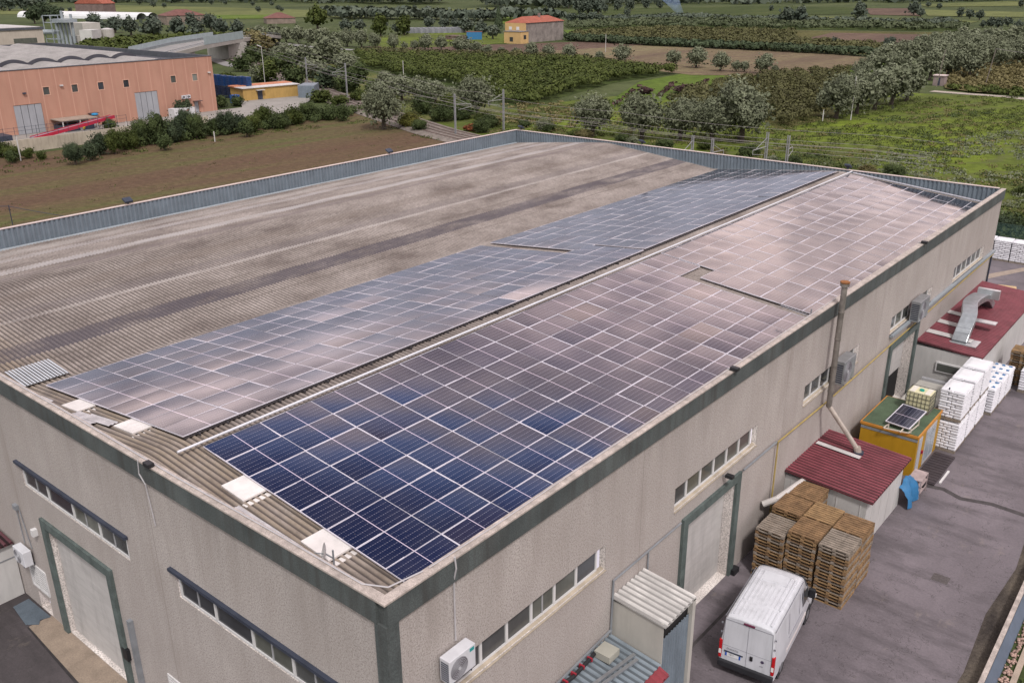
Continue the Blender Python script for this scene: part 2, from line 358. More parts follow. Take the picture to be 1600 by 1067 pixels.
# inner gutters along the two masonry parapets
g = MB(); g.poly([(-.28,.28,9.45),(-.28,LB,9.45),(-.75,LB,8.62),(-.75,.28,8.62)]); g.poly([(-WB,.28,9.4),(-.28,.28,9.4),(-.28,.75,9.0),(-WB,.75,9.0)])
g.build('gutter_lining', mk('gutter_lining',(.36,.33,.32),.6,.2,1,dirt=.5), factory)

# sheet-metal parapet on the left and far sides (corrugated, real ribs)
def ribbed(mb, p0, p1, z0, z1, per=.25, dep=.04, nrm=(1,0)):
    p0 = Vector(p0); p1 = Vector(p1); d = p1-p0; n = max(1,int(d.length/per)); d = d/n
    pts = []
    for i in range(n):
        for t,o in ((0,0),(.30,0),(.42,1),(.85,1),(.97,0)):
            q = p0+d*(i+t); pts.append((q.x+nrm[0]*dep*o, q.y+nrm[1]*dep*o))
    pts.append((p1.x,p1.y))
    for a,b in zip(pts[:-1],pts[1:]): mb.poly([(a[0],a[1],z0),(b[0],b[1],z0),(b[0],b[1],z1),(a[0],a[1],z1)])
mp = MB(); ribbed(mp,(-WB+.1,.28),(-WB+.1,LB-.1),8.4,H,.30,.07,(1,0)); ribbed(mp,(-WB+.1,LB-.1),(-.2,LB-.1),8.4,H,.30,.07,(0,-1))
mp.build('sheet_parapet', bluegrey, factory)
mc = MB(); mc.box(-WB-.05,-WB+.2,.28,LB+.05,H,H+.035); mc.box(-WB+.2,-.28,LB-.2,LB+.05,H,H+.036); mc.build('parapet_cap', mk('pinkish_cap',(.56,.46,.44),.6,.1,2), factory)
gb = MB(); gb.tube((-WB+.28,.5,8.62),(-WB+.28,LB-.3,8.62),.13,10); gb.build('box_gutter', paleblue, factory)

# corrugated double-pitched roof, rounded at the ridges
def zroof(x):
    def one(xr):
        d = abs(x-xr); s = .45
        return ZR - SL*(math.sqrt(d*d+s*s)-s*.35)
    return max(one(XR1), one(XR2))
xs = [-.55,-3,-6,-9,-10]+[XR1+t for t in (.9,.6,.4,.25,.12,0,-.12,-.25,-.4,-.6,-.9)]+[-13.5,-16,-19,-21,-22,-23,-26,-29,-31]+[XR2+t for t in (.9,.6,.4,.2,0,-.2,-.4,-.6,-.9)]+[-35,-37,-40,-WB+.3]
ys = np.arange(.32, LB-.15, PER/6)
X, Y = np.meshgrid(np.array(xs), ys)
ZZ = np.array([zroof(x) for x in xs])[None,:] + .036*np.cos(2*np.pi*(Y/PER)+np.pi)*-1
ZZ = ZZ + .012*np.sin(Y*.9+X*.5)
V = np.stack([X+WB/2, Y-LB/2, ZZ],-1).reshape(-1,3)
nx, ny = len(xs), len(ys); I = np.arange(nx*ny).reshape(ny,nx)
Q = np.stack([I[:-1,:-1],I[:-1,1:],I[1:,1:],I[1:,:-1]],-1).reshape(-1,4)[:, ::-1]
def mesh_np(name, V, Q, m, smooth=False, shade=None):
    me = bpy.data.meshes.new(name); me.vertices.add(len(V)); me.vertices.foreach_set('co', np.ascontiguousarray(V,dtype=np.float32).ravel())
    k = Q.shape[1]; me.loops.add(Q.size); me.loops.foreach_set('vertex_index', np.ascontiguousarray(Q,dtype=np.int32).ravel())
    me.polygons.add(len(Q)); me.polygons.foreach_set('loop_start', np.arange(0,Q.size,k,dtype=np.int32)); me.polygons.foreach_set('loop_total', np.full(len(Q),k,dtype=np.int32))
    if smooth: me.polygons.foreach_set('use_smooth', np.ones(len(Q),dtype=bool))
    if shade is not None:
        at = me.attributes.new('shade','FLOAT','POINT'); at.data.foreach_set('value', np.ascontiguousarray(shade,dtype=np.float32))
    me.materials.append(m); me.update(calc_edges=True); return me
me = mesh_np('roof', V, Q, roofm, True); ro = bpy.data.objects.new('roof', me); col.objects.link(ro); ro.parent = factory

# ribbon windows
def ribbon(ax, val, u0, u1, z0, z1, depth, cuts, canopy=False, thick=.07, frame=whitealu, dbl=()):
    "one strip window: frame, mullions and one pane mesh per light"
    out = 1 if ax == 'x' else -1
    fr = MB(); d0 = val-out*depth
    def bx(mb,a,b,c,d,o0,o1):
        lo,hi = sorted((d0+out*o0,d0+out*o1))
        if ax == 'x': mb.box(lo,hi,a,b,c,d)
        else: mb.box(a,b,lo,hi,c,d)
    bx(fr,u0,u1,z0,z0+thick,0,.07); bx(fr,u0,u1,z1-thick,z1,0,.07)
    E_ = [u0]+list(cuts)+[u1]
    for i,c in enumerate(E_):
        a = c if i == 0 else (c-thick if i == len(E_)-1 else c-thick*.75); bx(fr,a,a+thick*(1 if i in(0,len(E_)-1) else 1.5),z0+thick+.002,z1-thick-.002,0,.075)
    wn = fr.build('window', frame, factory)
    for i,(a,b) in enumerate(zip(E_[:-1],E_[1:])):
        p = MB(); bx(p,a+.02,b-.02,z0+.03,z1-.03,.01,.035); p.build('pane', darkglass, wn)
    if dbl:
        for q in dbl: s = MB(); bx(s,q-.03,q+.03,z0+thick+.002,z1-thick-.002,.036,.06); s.build('sash_bar', mk('grey_sash',(.33,.33,.35),.5,.1,2), wn)
    return wn
sill = MB()
for k,(a,b) in enumerate(side_win):
    n = 6; a1 = a+.05; b1 = b-.28; cuts = [a1+(b1-a1)*i/n for i in range(1,n)]
    ribbon('x',0,a1,b1,WZ0+.04,WZ1-.03,.22,cuts,dbl=([cuts[2]+.55] if k == 0 else []))
    sill = MB(); sill.poly([(-.2,a,WZ0+.05),(-.2,b,WZ0+.05),(.0,b,WZ0-.02+.005),(.0,a,WZ0-.02+.005)])
    sill.box(0.002,.05,a,b,WZ0-.03,WZ0+.0)
    sill.build('window_sill', mk('stained_sill',(.40,.34,.27),.8,.2,2,dirt=.4), factory)
for k,(a,b) in enumerate(front_win):
    w4 = [a+.15+(b-a-.2)*i/4 for i in (1,2,3)]
    ribbon('y',0,a+.1,b-.05,5.25,6.13,.10,w4,dbl=[a+.15+(b-a-.2)*.125, a+.15+(b-a-.2)*.875, a+.15+(b-a-.2)*.62])
cn = MB()
for a,b in front_win: cn = MB(); cn.box(a-.25,b+.12,-.13,-.002,6.16,6.27); cn.build('window_canopy', navy, factory)

# doors
def door_frame(ax, val, u0, u1, z0, zt, wd=.36, proud=.12):
    m_ = MB(); out = 1 if ax == 'x' else -1
    lo,hi = sorted((val+out*.002, val+out*proud))
    for a,b,c,d in ((u0-wd,u0-.002,z0,zt+wd),(u1+.002,u1+wd,z0,zt+wd),(u0-.0015,u1+.0015,zt+.002,zt+wd)):
        if ax == 'x': m_.box(lo,hi,a,b,c,d)
        else: m_.box(a,b,lo,hi,c,d)
    return m_
greenstone = mk('green_grey_stone',(.115,.145,.14),.8,.25,2.5,fine=.6,dirt=.4)
for nm,ax,u0,u1,z0,zt,dep in (('loading_door','x',14.85,18.8,0,4.55,.5),('loading_door','x',37.25,41.5,0,4.45,.6),('loading_door','y',-19.6,-14.9,ZF,3.8,.3)):
    fr = door_frame(ax,0,u0,u1,z0,zt).build('door_frame', greenstone, factory)
    lf = MB(); v0 = z0+.06; open_ = 1.7 if (ax == 'x' and u0 > 30) else 0
    out = 1 if ax == 'x' else -1
    nrow = 14; h = (zt-v0)/nrow
    for i in range(nrow):
        a,b = v0+i*h, v0+(i+1)*h
        if open_ and a < open_: continue
        o = -dep+.06; lo,hi = sorted((out*o, out*(o+.045)))
        if ax == 'x': lf.box(lo,hi,u0+.06,u1-.06,a+.006,b-.002)
        else: lf.box(u0+.06,u1-.06,lo,hi,a+.006,b-.002)
    lf.build('roller_shutter', roller, fr)
    bk = MB(); o = -dep+.02
    if ax == 'x': bk.box(o-.02,o,u0,u1,z0,zt)
    else: bk.box(u0,u1,-o,-o+.02,z0,zt)
    bk.build('door_reveal', darkgap, fr)

# louvre beside the front door, small vent further right
lv = MB(); lv.box(-22.4,-20.9,-.05,-.002,-.1,-.02); lv.box(-22.4,-20.9,-.05,-.002,1.05,1.12); lv.box(-22.42,-22.33,-.05,-.002,-.02,1.05); lv.box(-20.97,-20.88,-.05,-.002,-.02,1.05); lv.box(-21.7,-21.62,-.05,-.002,-.02,1.05)
for i in range(9): lv.box(-22.33,-20.97,-.03,.0,.0+i*.117,.045+i*.117)
lv.build('louvre_grille', whitealu, factory)
lb_ = MB(); lb_.box(-22.34,-20.96,.02,.05,-.04,1.04); lb_.build('louvre_dark_backing', darkgap, factory)  # dark plate added behind the slats to stand for shaded depth
lv2 = MB(); lv2.box(-11.7,-10.85,-.04,-.002,1.1,1.18); lv2.box(-11.7,-11.62,-.04,-.002,0,1.1); lv2.box(-10.93,-10.85,-.04,-.002,0,1.1)
for i in range(9): lv2.box(-11.62+.0,-10.93,-.03,-.002,.05+i*.115,.1+i*.115)
lv2.build('louvre_grille', whitealu, factory)
# pipes and cables fixed to the walls
pp = MB(); pp.box(-13.85,-13.65,-.16,-.002,ZF,2.42); pp.build('downpipe_cover', pipegrey, factory)
cb = MB(); cb.pipe([(.12,2.3,9.93),(.16,2.3,9.6),(.06,2.3,9.2),(.05,2.3,7.3)],.025,6); cb.pipe([(-.1,1.6,9.90),(-.05,4,9.90),(-.12,8,9.89),(-.1,14,9.90),(-.12,28,9.89)],.018,5)
cb.build('cable', mk('grey_cable',(.42,.40,.42),.6,.1,2), factory)
cb2 = MB(); cb2.pipe([(-10.9,-.11,9.9),(-10.95,-.12,9.4),(-10.7,-.1,9.1),(-10.65,-.03,7.6)],.02,5); cb2.pipe([(-23,.05,9.9),(-16,.1,9.905),(-9,.06,9.9),(-4,.12,9.9),(-.9,.1,9.9),(-.3,.4,9.91),(-.12,1.4,9.9)],.022,5)
cb2.build('cable', mk('grey_cable',(.42,.40,.42)), factory)
for pts_,r_ in (([(.06,9.85,2.7),(.06,9.9,4.85),(.06,14.35,4.85)],.04),([(.06,6.0,2.62),(.06,9.9,2.85)],.045),([(.06,12.1,4.85),(.06,12.1,3.9)],.03),([(.1,19.3,4.9),(.1,22.4,4.9)],.05),([(-22.3,-.05,3.7),(-22.25,-.05,2.0)],.02),([(-22.0,-.05,3.7),(-21.6,-.05,2.0)],.02)):
    cd = MB(); cd.pipe(pts_,r_,6); cd.build('conduit', pipegrey, factory)
cd = MB(); cd.box(-22.4,-22.1,-.15,-.002,3.65,3.85); cd.build('junction_box', pipegrey, factory)
gp = MB(); gp.pipe([(.15,22.45,.0),(.15,22.45,4.9),(.15,27.6,4.82),(.15,36.4,4.98),(.15,57.6,5.3)],.038,8)
gp.build('gas_pipe', yellow, factory)
gu = MB(); gu.box(.01,.2,36.6,57.9,5.38,5.52); gu.build('wall_gutter', paleblue, factory)
dn = MB(); dn.pipe([(.08,57.5,5.3),(.08,57.5,0)],.06,6); dn.build('downpipe', navy, factory)
lp = MB(); lp.box(-20.9,-20.7,-.2,-.002,3.0,3.3); lp.build('wall_lamp', whitealu, factory)
bx_ = MB(); bx_.box(-14.75,-14.4,-.14,-.002,.25,.75); bx_.build('junction_box', black, factory)
ev = MB(); ev.pipe([(.12,21.6,2.2),(.6,21.9,2.5),(.9,24.2,2.55)],.14,10); ev.build('drain_pipe', mk('pale_pipe',(.5,.47,.46),.5,.1,2), factory)
hb = MB(); hb.box(.05,.3,18.95,19.4,.0,.25); hb.build('door_buffer', black, factory)

# rooflight covers, patch sheets and flashing lying on the roof
rl = mk('rooflight_white',(.66,.62,.61),.5,.08,1,dirt=.25)
for i,(x0,x1,y0,y1,sd) in enumerate([(-8.2,-7.12,.98,2.3,1),(-4.5,-3.32,.98,2.3,1),(-18.42,-17.2,.98,2.2,-1),(-14.55,-13.25,.98,2.2,-1)]):
    m_ = MB(); za,zb = zroof(x0)+.09, zroof(x1)+.09
    M = Matrix.Rotation(0,4,'X')
    n = len(m_.v); T = .07
    P = [(x0,y0,za),(x1,y0,zb),(x1,y1,zb),(x0,y1,za)]
    m_.v += [(a,b,c-T) for a,b,c in P]+P; m_.f += [(0,3,2,1),(4,5,6,7),(0,1,5,4),(1,2,6,5),(2,3,7,6),(3,0,4,7)]
    m_.box(x1+.02,x1+.22,y0-.06,y1,zb-.14,zb-.10)
    m_.build('rooflight_cover', rl, factory, bevel=.01)
pt = MB()
for i in range(14):
    y = 1.15+i*.13; n = len(pt.v)
    a = [(-23.7,y,zroof(-23.7)+.10),(-21.95,y,zroof(-21.95)+.12),(-21.95,y+.07,zroof(-21.95)+.12),(-23.7,y+.07,zroof(-23.7)+.10),]
    pt.poly(a); pt.poly([(-23.7,y+.07,zroof(-23.7)+.10),(-21.95,y+.07,zroof(-21.95)+.12),(-21.95,y+.13,zroof(-21.95)+.07),(-23.7,y+.13,zroof(-23.7)+.05)])
pt.build('patch_sheet', mk('bluish_patch',(.42,.44,.48),.45,.08,2), factory)
fl = MB()
for x0,x1,y0,y1,dz in ((-22.6,-19.2,.5,.95,.06),(-17.1,-15.4,.45,1.0,.08),(-16.3,-14.6,.75,1.1,.1),(-7.0,-4.2,.42,.75,.08),(-2.4,-.5,.4,.9,.1)):
    fl = MB()
    for k in range(5):
        ya = y0+(y1-y0)*k/5; yb = y0+(y1-y0)*(k+1)/5; b0 = .03*(k%2)
        fl.poly([(x0,ya,zroof(x0)+dz+b0),(x1,ya+.1,zroof(x1)+dz+b0),(x1,yb+.1,zroof(x1)+dz+.03-b0),(x0,yb,zroof(x0)+dz+.03-b0)])
    fl.build('loose_flashing', mk('pale_flashing',(.46,.43,.45),.5,.2,2,dirt=.5), factory)
# conduit along the ridge
tb = MB(); tb.tube((-10.42,.95,9.88),(-10.42,57.4,9.88),.042,10); tb.build('ridge_conduit', mk('white_conduit',(.60,.60,.65),.4,.05,1), factory)
fe = MB(); fe.bar((-10.3,57.35,9.80),(-.9,57.35,8.87),.09,.06); fe.build('array_edge_trim', alu, factory)

# ------------------------------------------------------------------ solar panels (every one a thing, slightly out of plane with its neighbours)
def uvquad(name, w, l, m, z):
    me = bpy.data.meshes.new(name); me.from_pydata([(-w/2,-l/2,z),(w/2,-l/2,z),(w/2,l/2,z),(-w/2,l/2,z)],[],[(0,1,2,3)])
    uv = me.uv_layers.new(name='UVMap'); 
    for i,c in enumerate(((0,0),(1,0),(1,1),(0,1))): uv.data[i].uv = c
    me.materials.append(m); return me
def frame_mesh(w, l, t=.025, h=.04):
    m_ = MB(); m_.box(-w/2,w/2,-l/2,-l/2+t,0,h); m_.box(-w/2,w/2,l/2-t,l/2,0,h); m_.box(-w/2,-w/2+t,-l/2+t,l/2-t,0,h-.0005); m_.box(w/2-t,w/2,-l/2+t,l/2-t,0,h-.0005); m_.box(-w/2+t,w/2-t,-l/2+t,l/2-t,.002,.006)
    me = bpy.data.meshes.new('frame'); me.from_pydata(m_.v,[],m_.f); me.materials.append(alu); return me
pvA = pv_mat('pv_half_cut', True, (.006,.009,.030)); pvB = pv_mat('pv_full', False, (.010,.012,.024)); pvC = pv_mat('pv_left', True, (.009,.013,.034))
ang = math.atan(SL)
def roofz(x): return ZR+.125-SL*abs(x-XR1)
ALLP = []
def panel(kind, x, y, w, l, side, label, group, parts=True):
    ms = PM[kind]
    root = empty('solar_panel', (x,y,roofz(x)), label, 'solar panel', group)
    root.rotation_euler = (0, ang*side, 0)
    a = bpy.data.objects.new('frame', ms[0]); b = bpy.data.objects.new('cell_glass', ms[1])
    for o in (a,b): col.objects.link(o); o.parent = root
    b.rotation_euler = (float(rng.normal(0,.006)), float(rng.normal(0,.006)), 0)
    return root
wa,la = 1.195,2.142; wl,ll = 1.243,2.138; wb,lb = 1.09,1.59
PM = {'A':(frame_mesh(wa-.006,la-.006), uvquad('cell_glass',wa-.03,la-.03,pvA,.0405)),
      'L':(frame_mesh(wl-.006,ll-.006), uvquad('cell_glass',wl-.03,ll-.03,pvC,.0405)),
      'B':(frame_mesh(wb-.006,lb-.006), uvquad('cell_glass',wb-.03,lb-.03,pvB,.0405))}
GA = 'dark solar panels of the near block on the right slope'; GL = 'grey-blue solar panels of the near block on the left slope'
GB = 'pinkish solar panels of the far block on the right slope'; GC = 'grey solar panels of the far block on the left slope'
for j in range(13):
    for i in range(8):
        if j == 12 and i > 1: continue
        panel('A', -10.3+wa*(i+.5), 1.76+la*(j+.5), wa, la, 1, 'solar panel, %s row from the front, %s from the ridge conduit, right slope'%(ordn(j),ordn(i)), GA)
for j in range(13):
    for i in range(8):
        if j == 12 and i > 2: continue
        panel('L', -11.25-wl*(i+.5), 1.64+ll*(j+.5), wl, ll, -1, 'solar panel, %s row from the front, %s from the ridge, left slope'%(ordn(j),ordn(i)), GL)
rest = {1:[],-1:[]}
nB = 0
for j in range(18):
    for side in (1,-1):
        for i in range(9):
            x = (-10.38+wb*(i+.5)) if side == 1 else (-11.35-wb*(i+.5))
            y = 28.15+lb*(j+.5)
            if j == 0 and i < 3: continue
            if x > -.65: continue
            if j < 6:
                panel('B', x, y, wb, lb, side, ('small solar panel, %s row past the gap, %s from the ridge, %s slope'%(ordn(j),ordn(i),'right' if side == 1 else 'left')), GB if side == 1 else GC)
            else: rest[side].append((x,y))
for side in (1,-1):
    for nm,part in (('frame',0),('cell_glass',1)):
        pass
    src_f, src_g = PM['B']; vs=[]; fs=[]; vg=[]; fg=[]; uvs=[]
    for x,y in rest[side]:
        R_ = Matrix.Translation((x,y,roofz(x))) @ Matrix.Rotation(ang*side,4,'Y'); n = len(vs)
        vs += [tuple(R_@v.co) for v in src_f.vertices]; fs += [tuple(n+k for k in p.vertices) for p in src_f.polygons]
        Rg = R_ @ Matrix.Rotation(float(rng.normal(0,.006)),4,'X') @ Matrix.Rotation(float(rng.normal(0,.006)),4,'Y'); n = len(vg)
        vg += [tuple(Rg@v.co) for v in src_g.vertices]; fg.append((n,n+1,n+2,n+3)); uvs += [(0,0),(1,0),(1,1),(0,1)]
    root = empty('solar_panel_field', (rest[side][0][0],rest[side][0][1],9), 'rows of solar panels near the far parapet on the %s of the ridge'%('right slope' if side == 1 else 'left slope'), 'solar panels', None, 'stuff')
    o0 = Vector(root.location)
    me = bpy.data.meshes.new('frame'); me.from_pydata([tuple(Vector(v)-o0) for v in vs],[],fs); me.materials.append(alu); o = bpy.data.objects.new('frame',me); col.objects.link(o); o.parent = root; o['kind'] = 'stuff'
    me = bpy.data.meshes.new('cell_glass'); me.from_pydata([tuple(Vector(v)-o0) for v in vg],[],fg); me.materials.append(pvB); uv = me.uv_layers.new(name='UVMap'); at_ = me.attributes.new('module','FLOAT','POINT'); at_.data.foreach_set('value', np.repeat(rng.random(len(fg)),4).astype(np.float32))
    for i,c in enumerate(uvs): uv.data[i].uv = c
    o = bpy.data.objects.new('cell_glass',me); col.objects.link(o); o.parent = root; o['kind'] = 'stuff'
# mounting rails showing under the ridge-side edge of the left block
ra = MB()
for j in range(26):
    y = 2.2+j*2.138/2; 
    if y < 57: ra.box(-11.35,-11.12,y-.02,y+.02,9.72,9.80)
ra.box(-11.3,-11.26,1.7,57,9.745,9.80)
ra.build('mounting_rail', mk('dark_rail',(.05,.045,.05),.6,.2,2), factory)
# ------------------------------------------------------------------ sheds against the side wall
def corrugated_roof(mb, x0, x1, y0, y1, za, zb, per=.22, h=.035):
    "trapezoidal sheet; ribs run along x, roof falls from za (x0) to zb (x1)"
    n = int(round((y1-y0)/per)); p = (y1-y0)/n; prof = []
    for i in range(n):
        for t,o in ((0,0),(.45,0),(.58,h),(.87,h)): prof.append((y0+p*(i+t),o))
    prof.append((y1,0))
    for a,b in zip(prof[:-1],prof[1:]):
        mb.poly([(x0,a[0],za+a[1]),(x1,a[0],zb+a[1]),(x1,b[0],zb+b[1]),(x0,b[0],za+b[1])])
    mb.poly([(x0,y0,za-.06),(x1,y0,zb-.06),(x1,y0,zb),(x0,y0,za)]); mb.poly([(x1,y0,zb-.06),(x1,y1,zb-.06),(x1,y1,zb),(x1,y0,zb)])
    mb.poly([(x0,y0,za-.06),(x0,y1,za-.06),(x1,y1,zb-.06),(x1,y0,zb-.06)])
def panel_wall(mb, pts, z0, zt, per=1.1):
    pass
s1 = empty('lean_to_shed',(2,26.5,0),'small white lean-to shed with maroon ribbed roof behind the pallet stacks','shed')
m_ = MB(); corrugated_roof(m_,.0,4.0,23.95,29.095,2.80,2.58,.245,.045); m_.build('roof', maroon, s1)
m_ = MB(); m_.box(.01,3.74,24.1,28.95,0,2.52); 
for k in range(4): m_.box(.3+k*1.05,.33+k*1.05,24.08,24.1,0,2.5)
for k in range(4): m_.box(3.74,3.755,24.9+k*1.1,24.93+k*1.1,0,2.5)
m_.build('wall', creamwhite, s1)
m_ = MB(); m_.bar((.1,27.35,2.86),(2.2,27.35,2.74),.30,.015); m_.build('flashing', greysheet, s1)
s2 = empty('lean_to_shed',(2,49,0),'long white lean-to shed with maroon ribbed roof and a steel duct on it','shed')
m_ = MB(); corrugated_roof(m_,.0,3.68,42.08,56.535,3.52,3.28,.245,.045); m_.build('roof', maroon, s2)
m_ = MB(); m_.box(.01,3.45,42.15,56.4,0,3.22); m_.build('wall', creamwhite, s2)
m_ = MB(); m_.box(1.3,2.9,42.06,42.15,1.9,2.5); wn = m_.build('window', whitealu, s2); m_ = MB(); m_.box(1.38,2.82,42.045,42.058,1.98,2.42); m_.build('pane', darkglass, wn)
for k,(y,) in enumerate([(44.0,),(46.2,),(48.3,)]): m_ = MB(); m_.bar((.05,y,3.60),(1.6 if k else 2.6,y,3.50),.62,.02); m_.build('flashing', greysheet, s2)
# rectangular steel duct that bends over the roof
dct = empty('ventilation_duct',(1.6,46,3.4),'bent galvanised ventilation duct lying across the long maroon shed roof','duct')
m_ = MB(); path = [(2.0,43.6,3.42),(2.0,44.2,4.0),(1.9,45.4,4.5),(1.5,46.9,4.75),(1.5,48.6,4.7),(1.5,50.2,4.35),(1.6,51.3,3.6)]
path = [tuple(Vector(path[0]).lerp(Vector(path[0]),0))]+[tuple(.5*((2*Vector(path[i]))+(Vector(path[i+1])-Vector(path[max(i-1,0)]))*t+(2*Vector(path[max(i-1,0)])-5*Vector(path[i])+4*Vector(path[i+1])-Vector(path[min(i+2,len(path)-1)]))*t*t+(3*Vector(path[i])-Vector(path[max(i-1,0)])-3*Vector(path[i+1])+Vector(path[min(i+2,len(path)-1)]))*t**3)) for i in range(len(path)-1) for t in (.33,.66,1)]
for a,b in zip(path[:-1],path[1:]): m_.bar(a,Vector(b)+(Vector(b)-Vector(a)).normalized()*.03,.85,.42)
m_.build('duct_run', galv, dct, bevel=.03)
for q_ in ((1.5,3.0,43.2,44.4,3.40,3.46),(2.0,3.2,46.4,47.0,3.9,3.96),(1.1,2.4,50.2,50.5,4.3,4.9)): m_ = MB(); m_.box(*q_); m_.build('duct_flange', mk('bright_zinc',(.62,.64,.66),.28,.1,2,metal=.7), dct)

hut = empty('meter_hut',(1,11,0),'tall beige hut with ribbed light metal roof against the side wall','hut')
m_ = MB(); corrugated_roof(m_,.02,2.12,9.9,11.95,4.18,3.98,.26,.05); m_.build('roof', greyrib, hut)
m_ = MB(); m_.box(.01,2.0,9.96,10.0,0,4.0); m_.box(.01,2.0,11.8,11.86,0,4.0); m_.box(1.94,2.12,11.7,11.9,0,3.96); m_.build('wall', cream, hut)
m_ = MB(); ribbed(m_,(1.98,10.0),(1.98,11.7),0,3.4,.16,.03,(1,0)); m_.build('ribbed_front', bluegrey, hut)
m_ = MB(); m_.box(1.86,1.92,10.0,11.7,3.3,3.95); m_.build('opening', darkgap, hut)
low = empty('lean_to_shed',(1,8,0),'low lean-to with blue-grey ribbed roof and maroon edge in front of the beige hut','shed')
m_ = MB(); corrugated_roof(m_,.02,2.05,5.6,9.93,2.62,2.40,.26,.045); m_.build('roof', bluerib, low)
m_ = MB(); corrugated_roof(m_,2.06,2.42,5.6,9.8,2.44,2.3,.26,.045); m_.build('roof_edge', mk('red_edge',(.20,.03,.04),.5,.2,2), low)
m_ = MB(); m_.box(.02,2.0,5.7,9.9,0,2.34); m_.build('wall', cream, low)
m_ = MB(); m_.box(.25,.85,8.6,9.2,2.66,2.92); tag(m_.build('equipment_box', mk('beige_box',(.34,.33,.29),.6,.1,2)),'beige equipment box on the low blue-grey roof','box')
for k,(a,b) in enumerate([((1.0,7.4),(1.25,9.5)),((1.18,7.3),(1.45,9.35))]):
    m_ = MB(); m_.bar((a[0],a[1],2.72),(b[0],b[1],2.70),.12,.06); tag(m_.build('steel_rail', galv),'%s of two steel channels lying on the low blue-grey roof'%('left' if k == 0 else 'right'),'steel rail','steel channels on the low roof')
hs = MB(); hs.pipe([(.18,6.3,2.75),(.35,7.3,2.78),(.3,8.3,2.80),(.22,8.9,2.78)],.07,8); ho = hs.build('hose', black); tag(ho,'black and red hose lying along the wall on the low roof','hose')
m_ = MB()
for k in range(4): m_.box(.2,.4,6.9+k*.45,6.96+k*.45,2.74,2.87)
m_.build('red_clip', mk('red_plastic',(.28,.02,.035),.5,.1,2), ho)
# shed at the front left
s3 = empty('lean_to_shed',(-25.5,-1.5,ZF),'white panel shed with maroon roof beside the front roller door','shed')
m_ = MB(); corrugated_roof(m_,-28,-23.55,-3.98,-.06,1.72,1.50,.245,.045); m_.build('roof', darkmaroon, s3)
m_ = MB(); m_.box(-27.8,-23.72,-3.8,-.04,ZF,1.42); m_.box(-23.72,-23.705,-2.6,-2.56,ZF,1.4); m_.build('wall', creamwhite, s3)
m_ = MB(); m_.box(-23.704,-23.69,-3.8,-.04,.72,.76); m_.build('rail', pipegrey, s3)

# ------------------------------------------------------------------ air conditioners
def ac(name, ax, x, y, z, w, h, d, label, logo=False, group='air conditioner units on the factory walls', dark=False):
    root = empty(name,(x,y,z),label,'air conditioner',group)
    if ax == 'y': root.rotation_euler.z = -math.pi/2
    def B(nm, fn, m, par=root, bev=0):
        b = MB(); fn(b)
        me = bpy.data.meshes.new(nm); me.from_pydata(b.v,[],b.f); me.materials.append(m); o = bpy.data.objects.new(nm,me); col.objects.link(o); o.parent = par
        if bev: q = o.modifiers.new('bevel','BEVEL'); q.width = bev; q.segments = 3
        return o
    # local: x outwards from the wall, y along it
    cs = B('casing', lambda b: b.box(.1,.1+d,-w/2,w/2,.06,h), mk('ac_casing',(.58,.58,.62),.45,.05,2,dirt=.2) if not dark else galv, bev=.02)
    B('bracket', lambda b: b.box(0,.1+d,-w*.35,-w*.35+.04,.0,.05), navy); B('bracket', lambda b: b.box(0,.1+d,w*.35-.04,w*.35,.0,.05), navy)
    def fan(b):
        c = Vector((.1+d+.012,-w*.14,h*.5)); R_ = h*.40
        for k in range(7):
            r = R_*(k+1)/7
            for i in range(20):
                a0,a1 = 2*math.pi*i/20, 2*math.pi*(i+1)/20
                b.bar((c.x,c.y+r*math.cos(a0),c.z+r*math.sin(a0)),(c.x,c.y+r*math.cos(a1),c.z+r*math.sin(a1)),.008,.008)
        b.tube((c.x,c.y,c.z),(c.x+.012,c.y,c.z),h*.07,12)
    B('fan_grille', fan, mk('grille_grey',(.40,.40,.43),.5,.1,2))
    B('fan_recess', lambda b: b.tube((.1+d+.001,-w*.14,h*.5),(.1+d+.004,-w*.14,h*.5),h*.41,24), mk('fan_shade',(.13,.12,.14),.7,.1,2))
    def sl(b):
        for i in range(9): b.box(.15,.1+d-.04,-w/2-.006,-w/2+.0,h*.14+i*h*.085,h*.14+i*h*.085+h*.05)
    B('side_vent', sl, navy)
    if logo: B('brand_badge', lambda b: b.box(.1+d+.001,.1+d+.006,w*.27,w*.44,h*.80,h*.93), mk('teal_badge',(.02,.28,.29),.4,.05,2))
    return root
ac('air_conditioner','x',0,2.12,6.42,1.0,.80,.36,'white air conditioner with teal badge near the front corner of the side wall',True)
ac('air_conditioner','x',0,29.0,5.55,1.5,1.25,.5,'large grey condenser over the third side window, next to the flue pipe',dark=True)
ac('air_conditioner','x',0,40.3,5.45,1.7,1.25,.5,'large grey condenser over the fourth side window above the far roller door',dark=True)
ac('air_conditioner','y',-22.1,0,1.2,.95,.75,.34,'white air conditioner beside the front roller door')

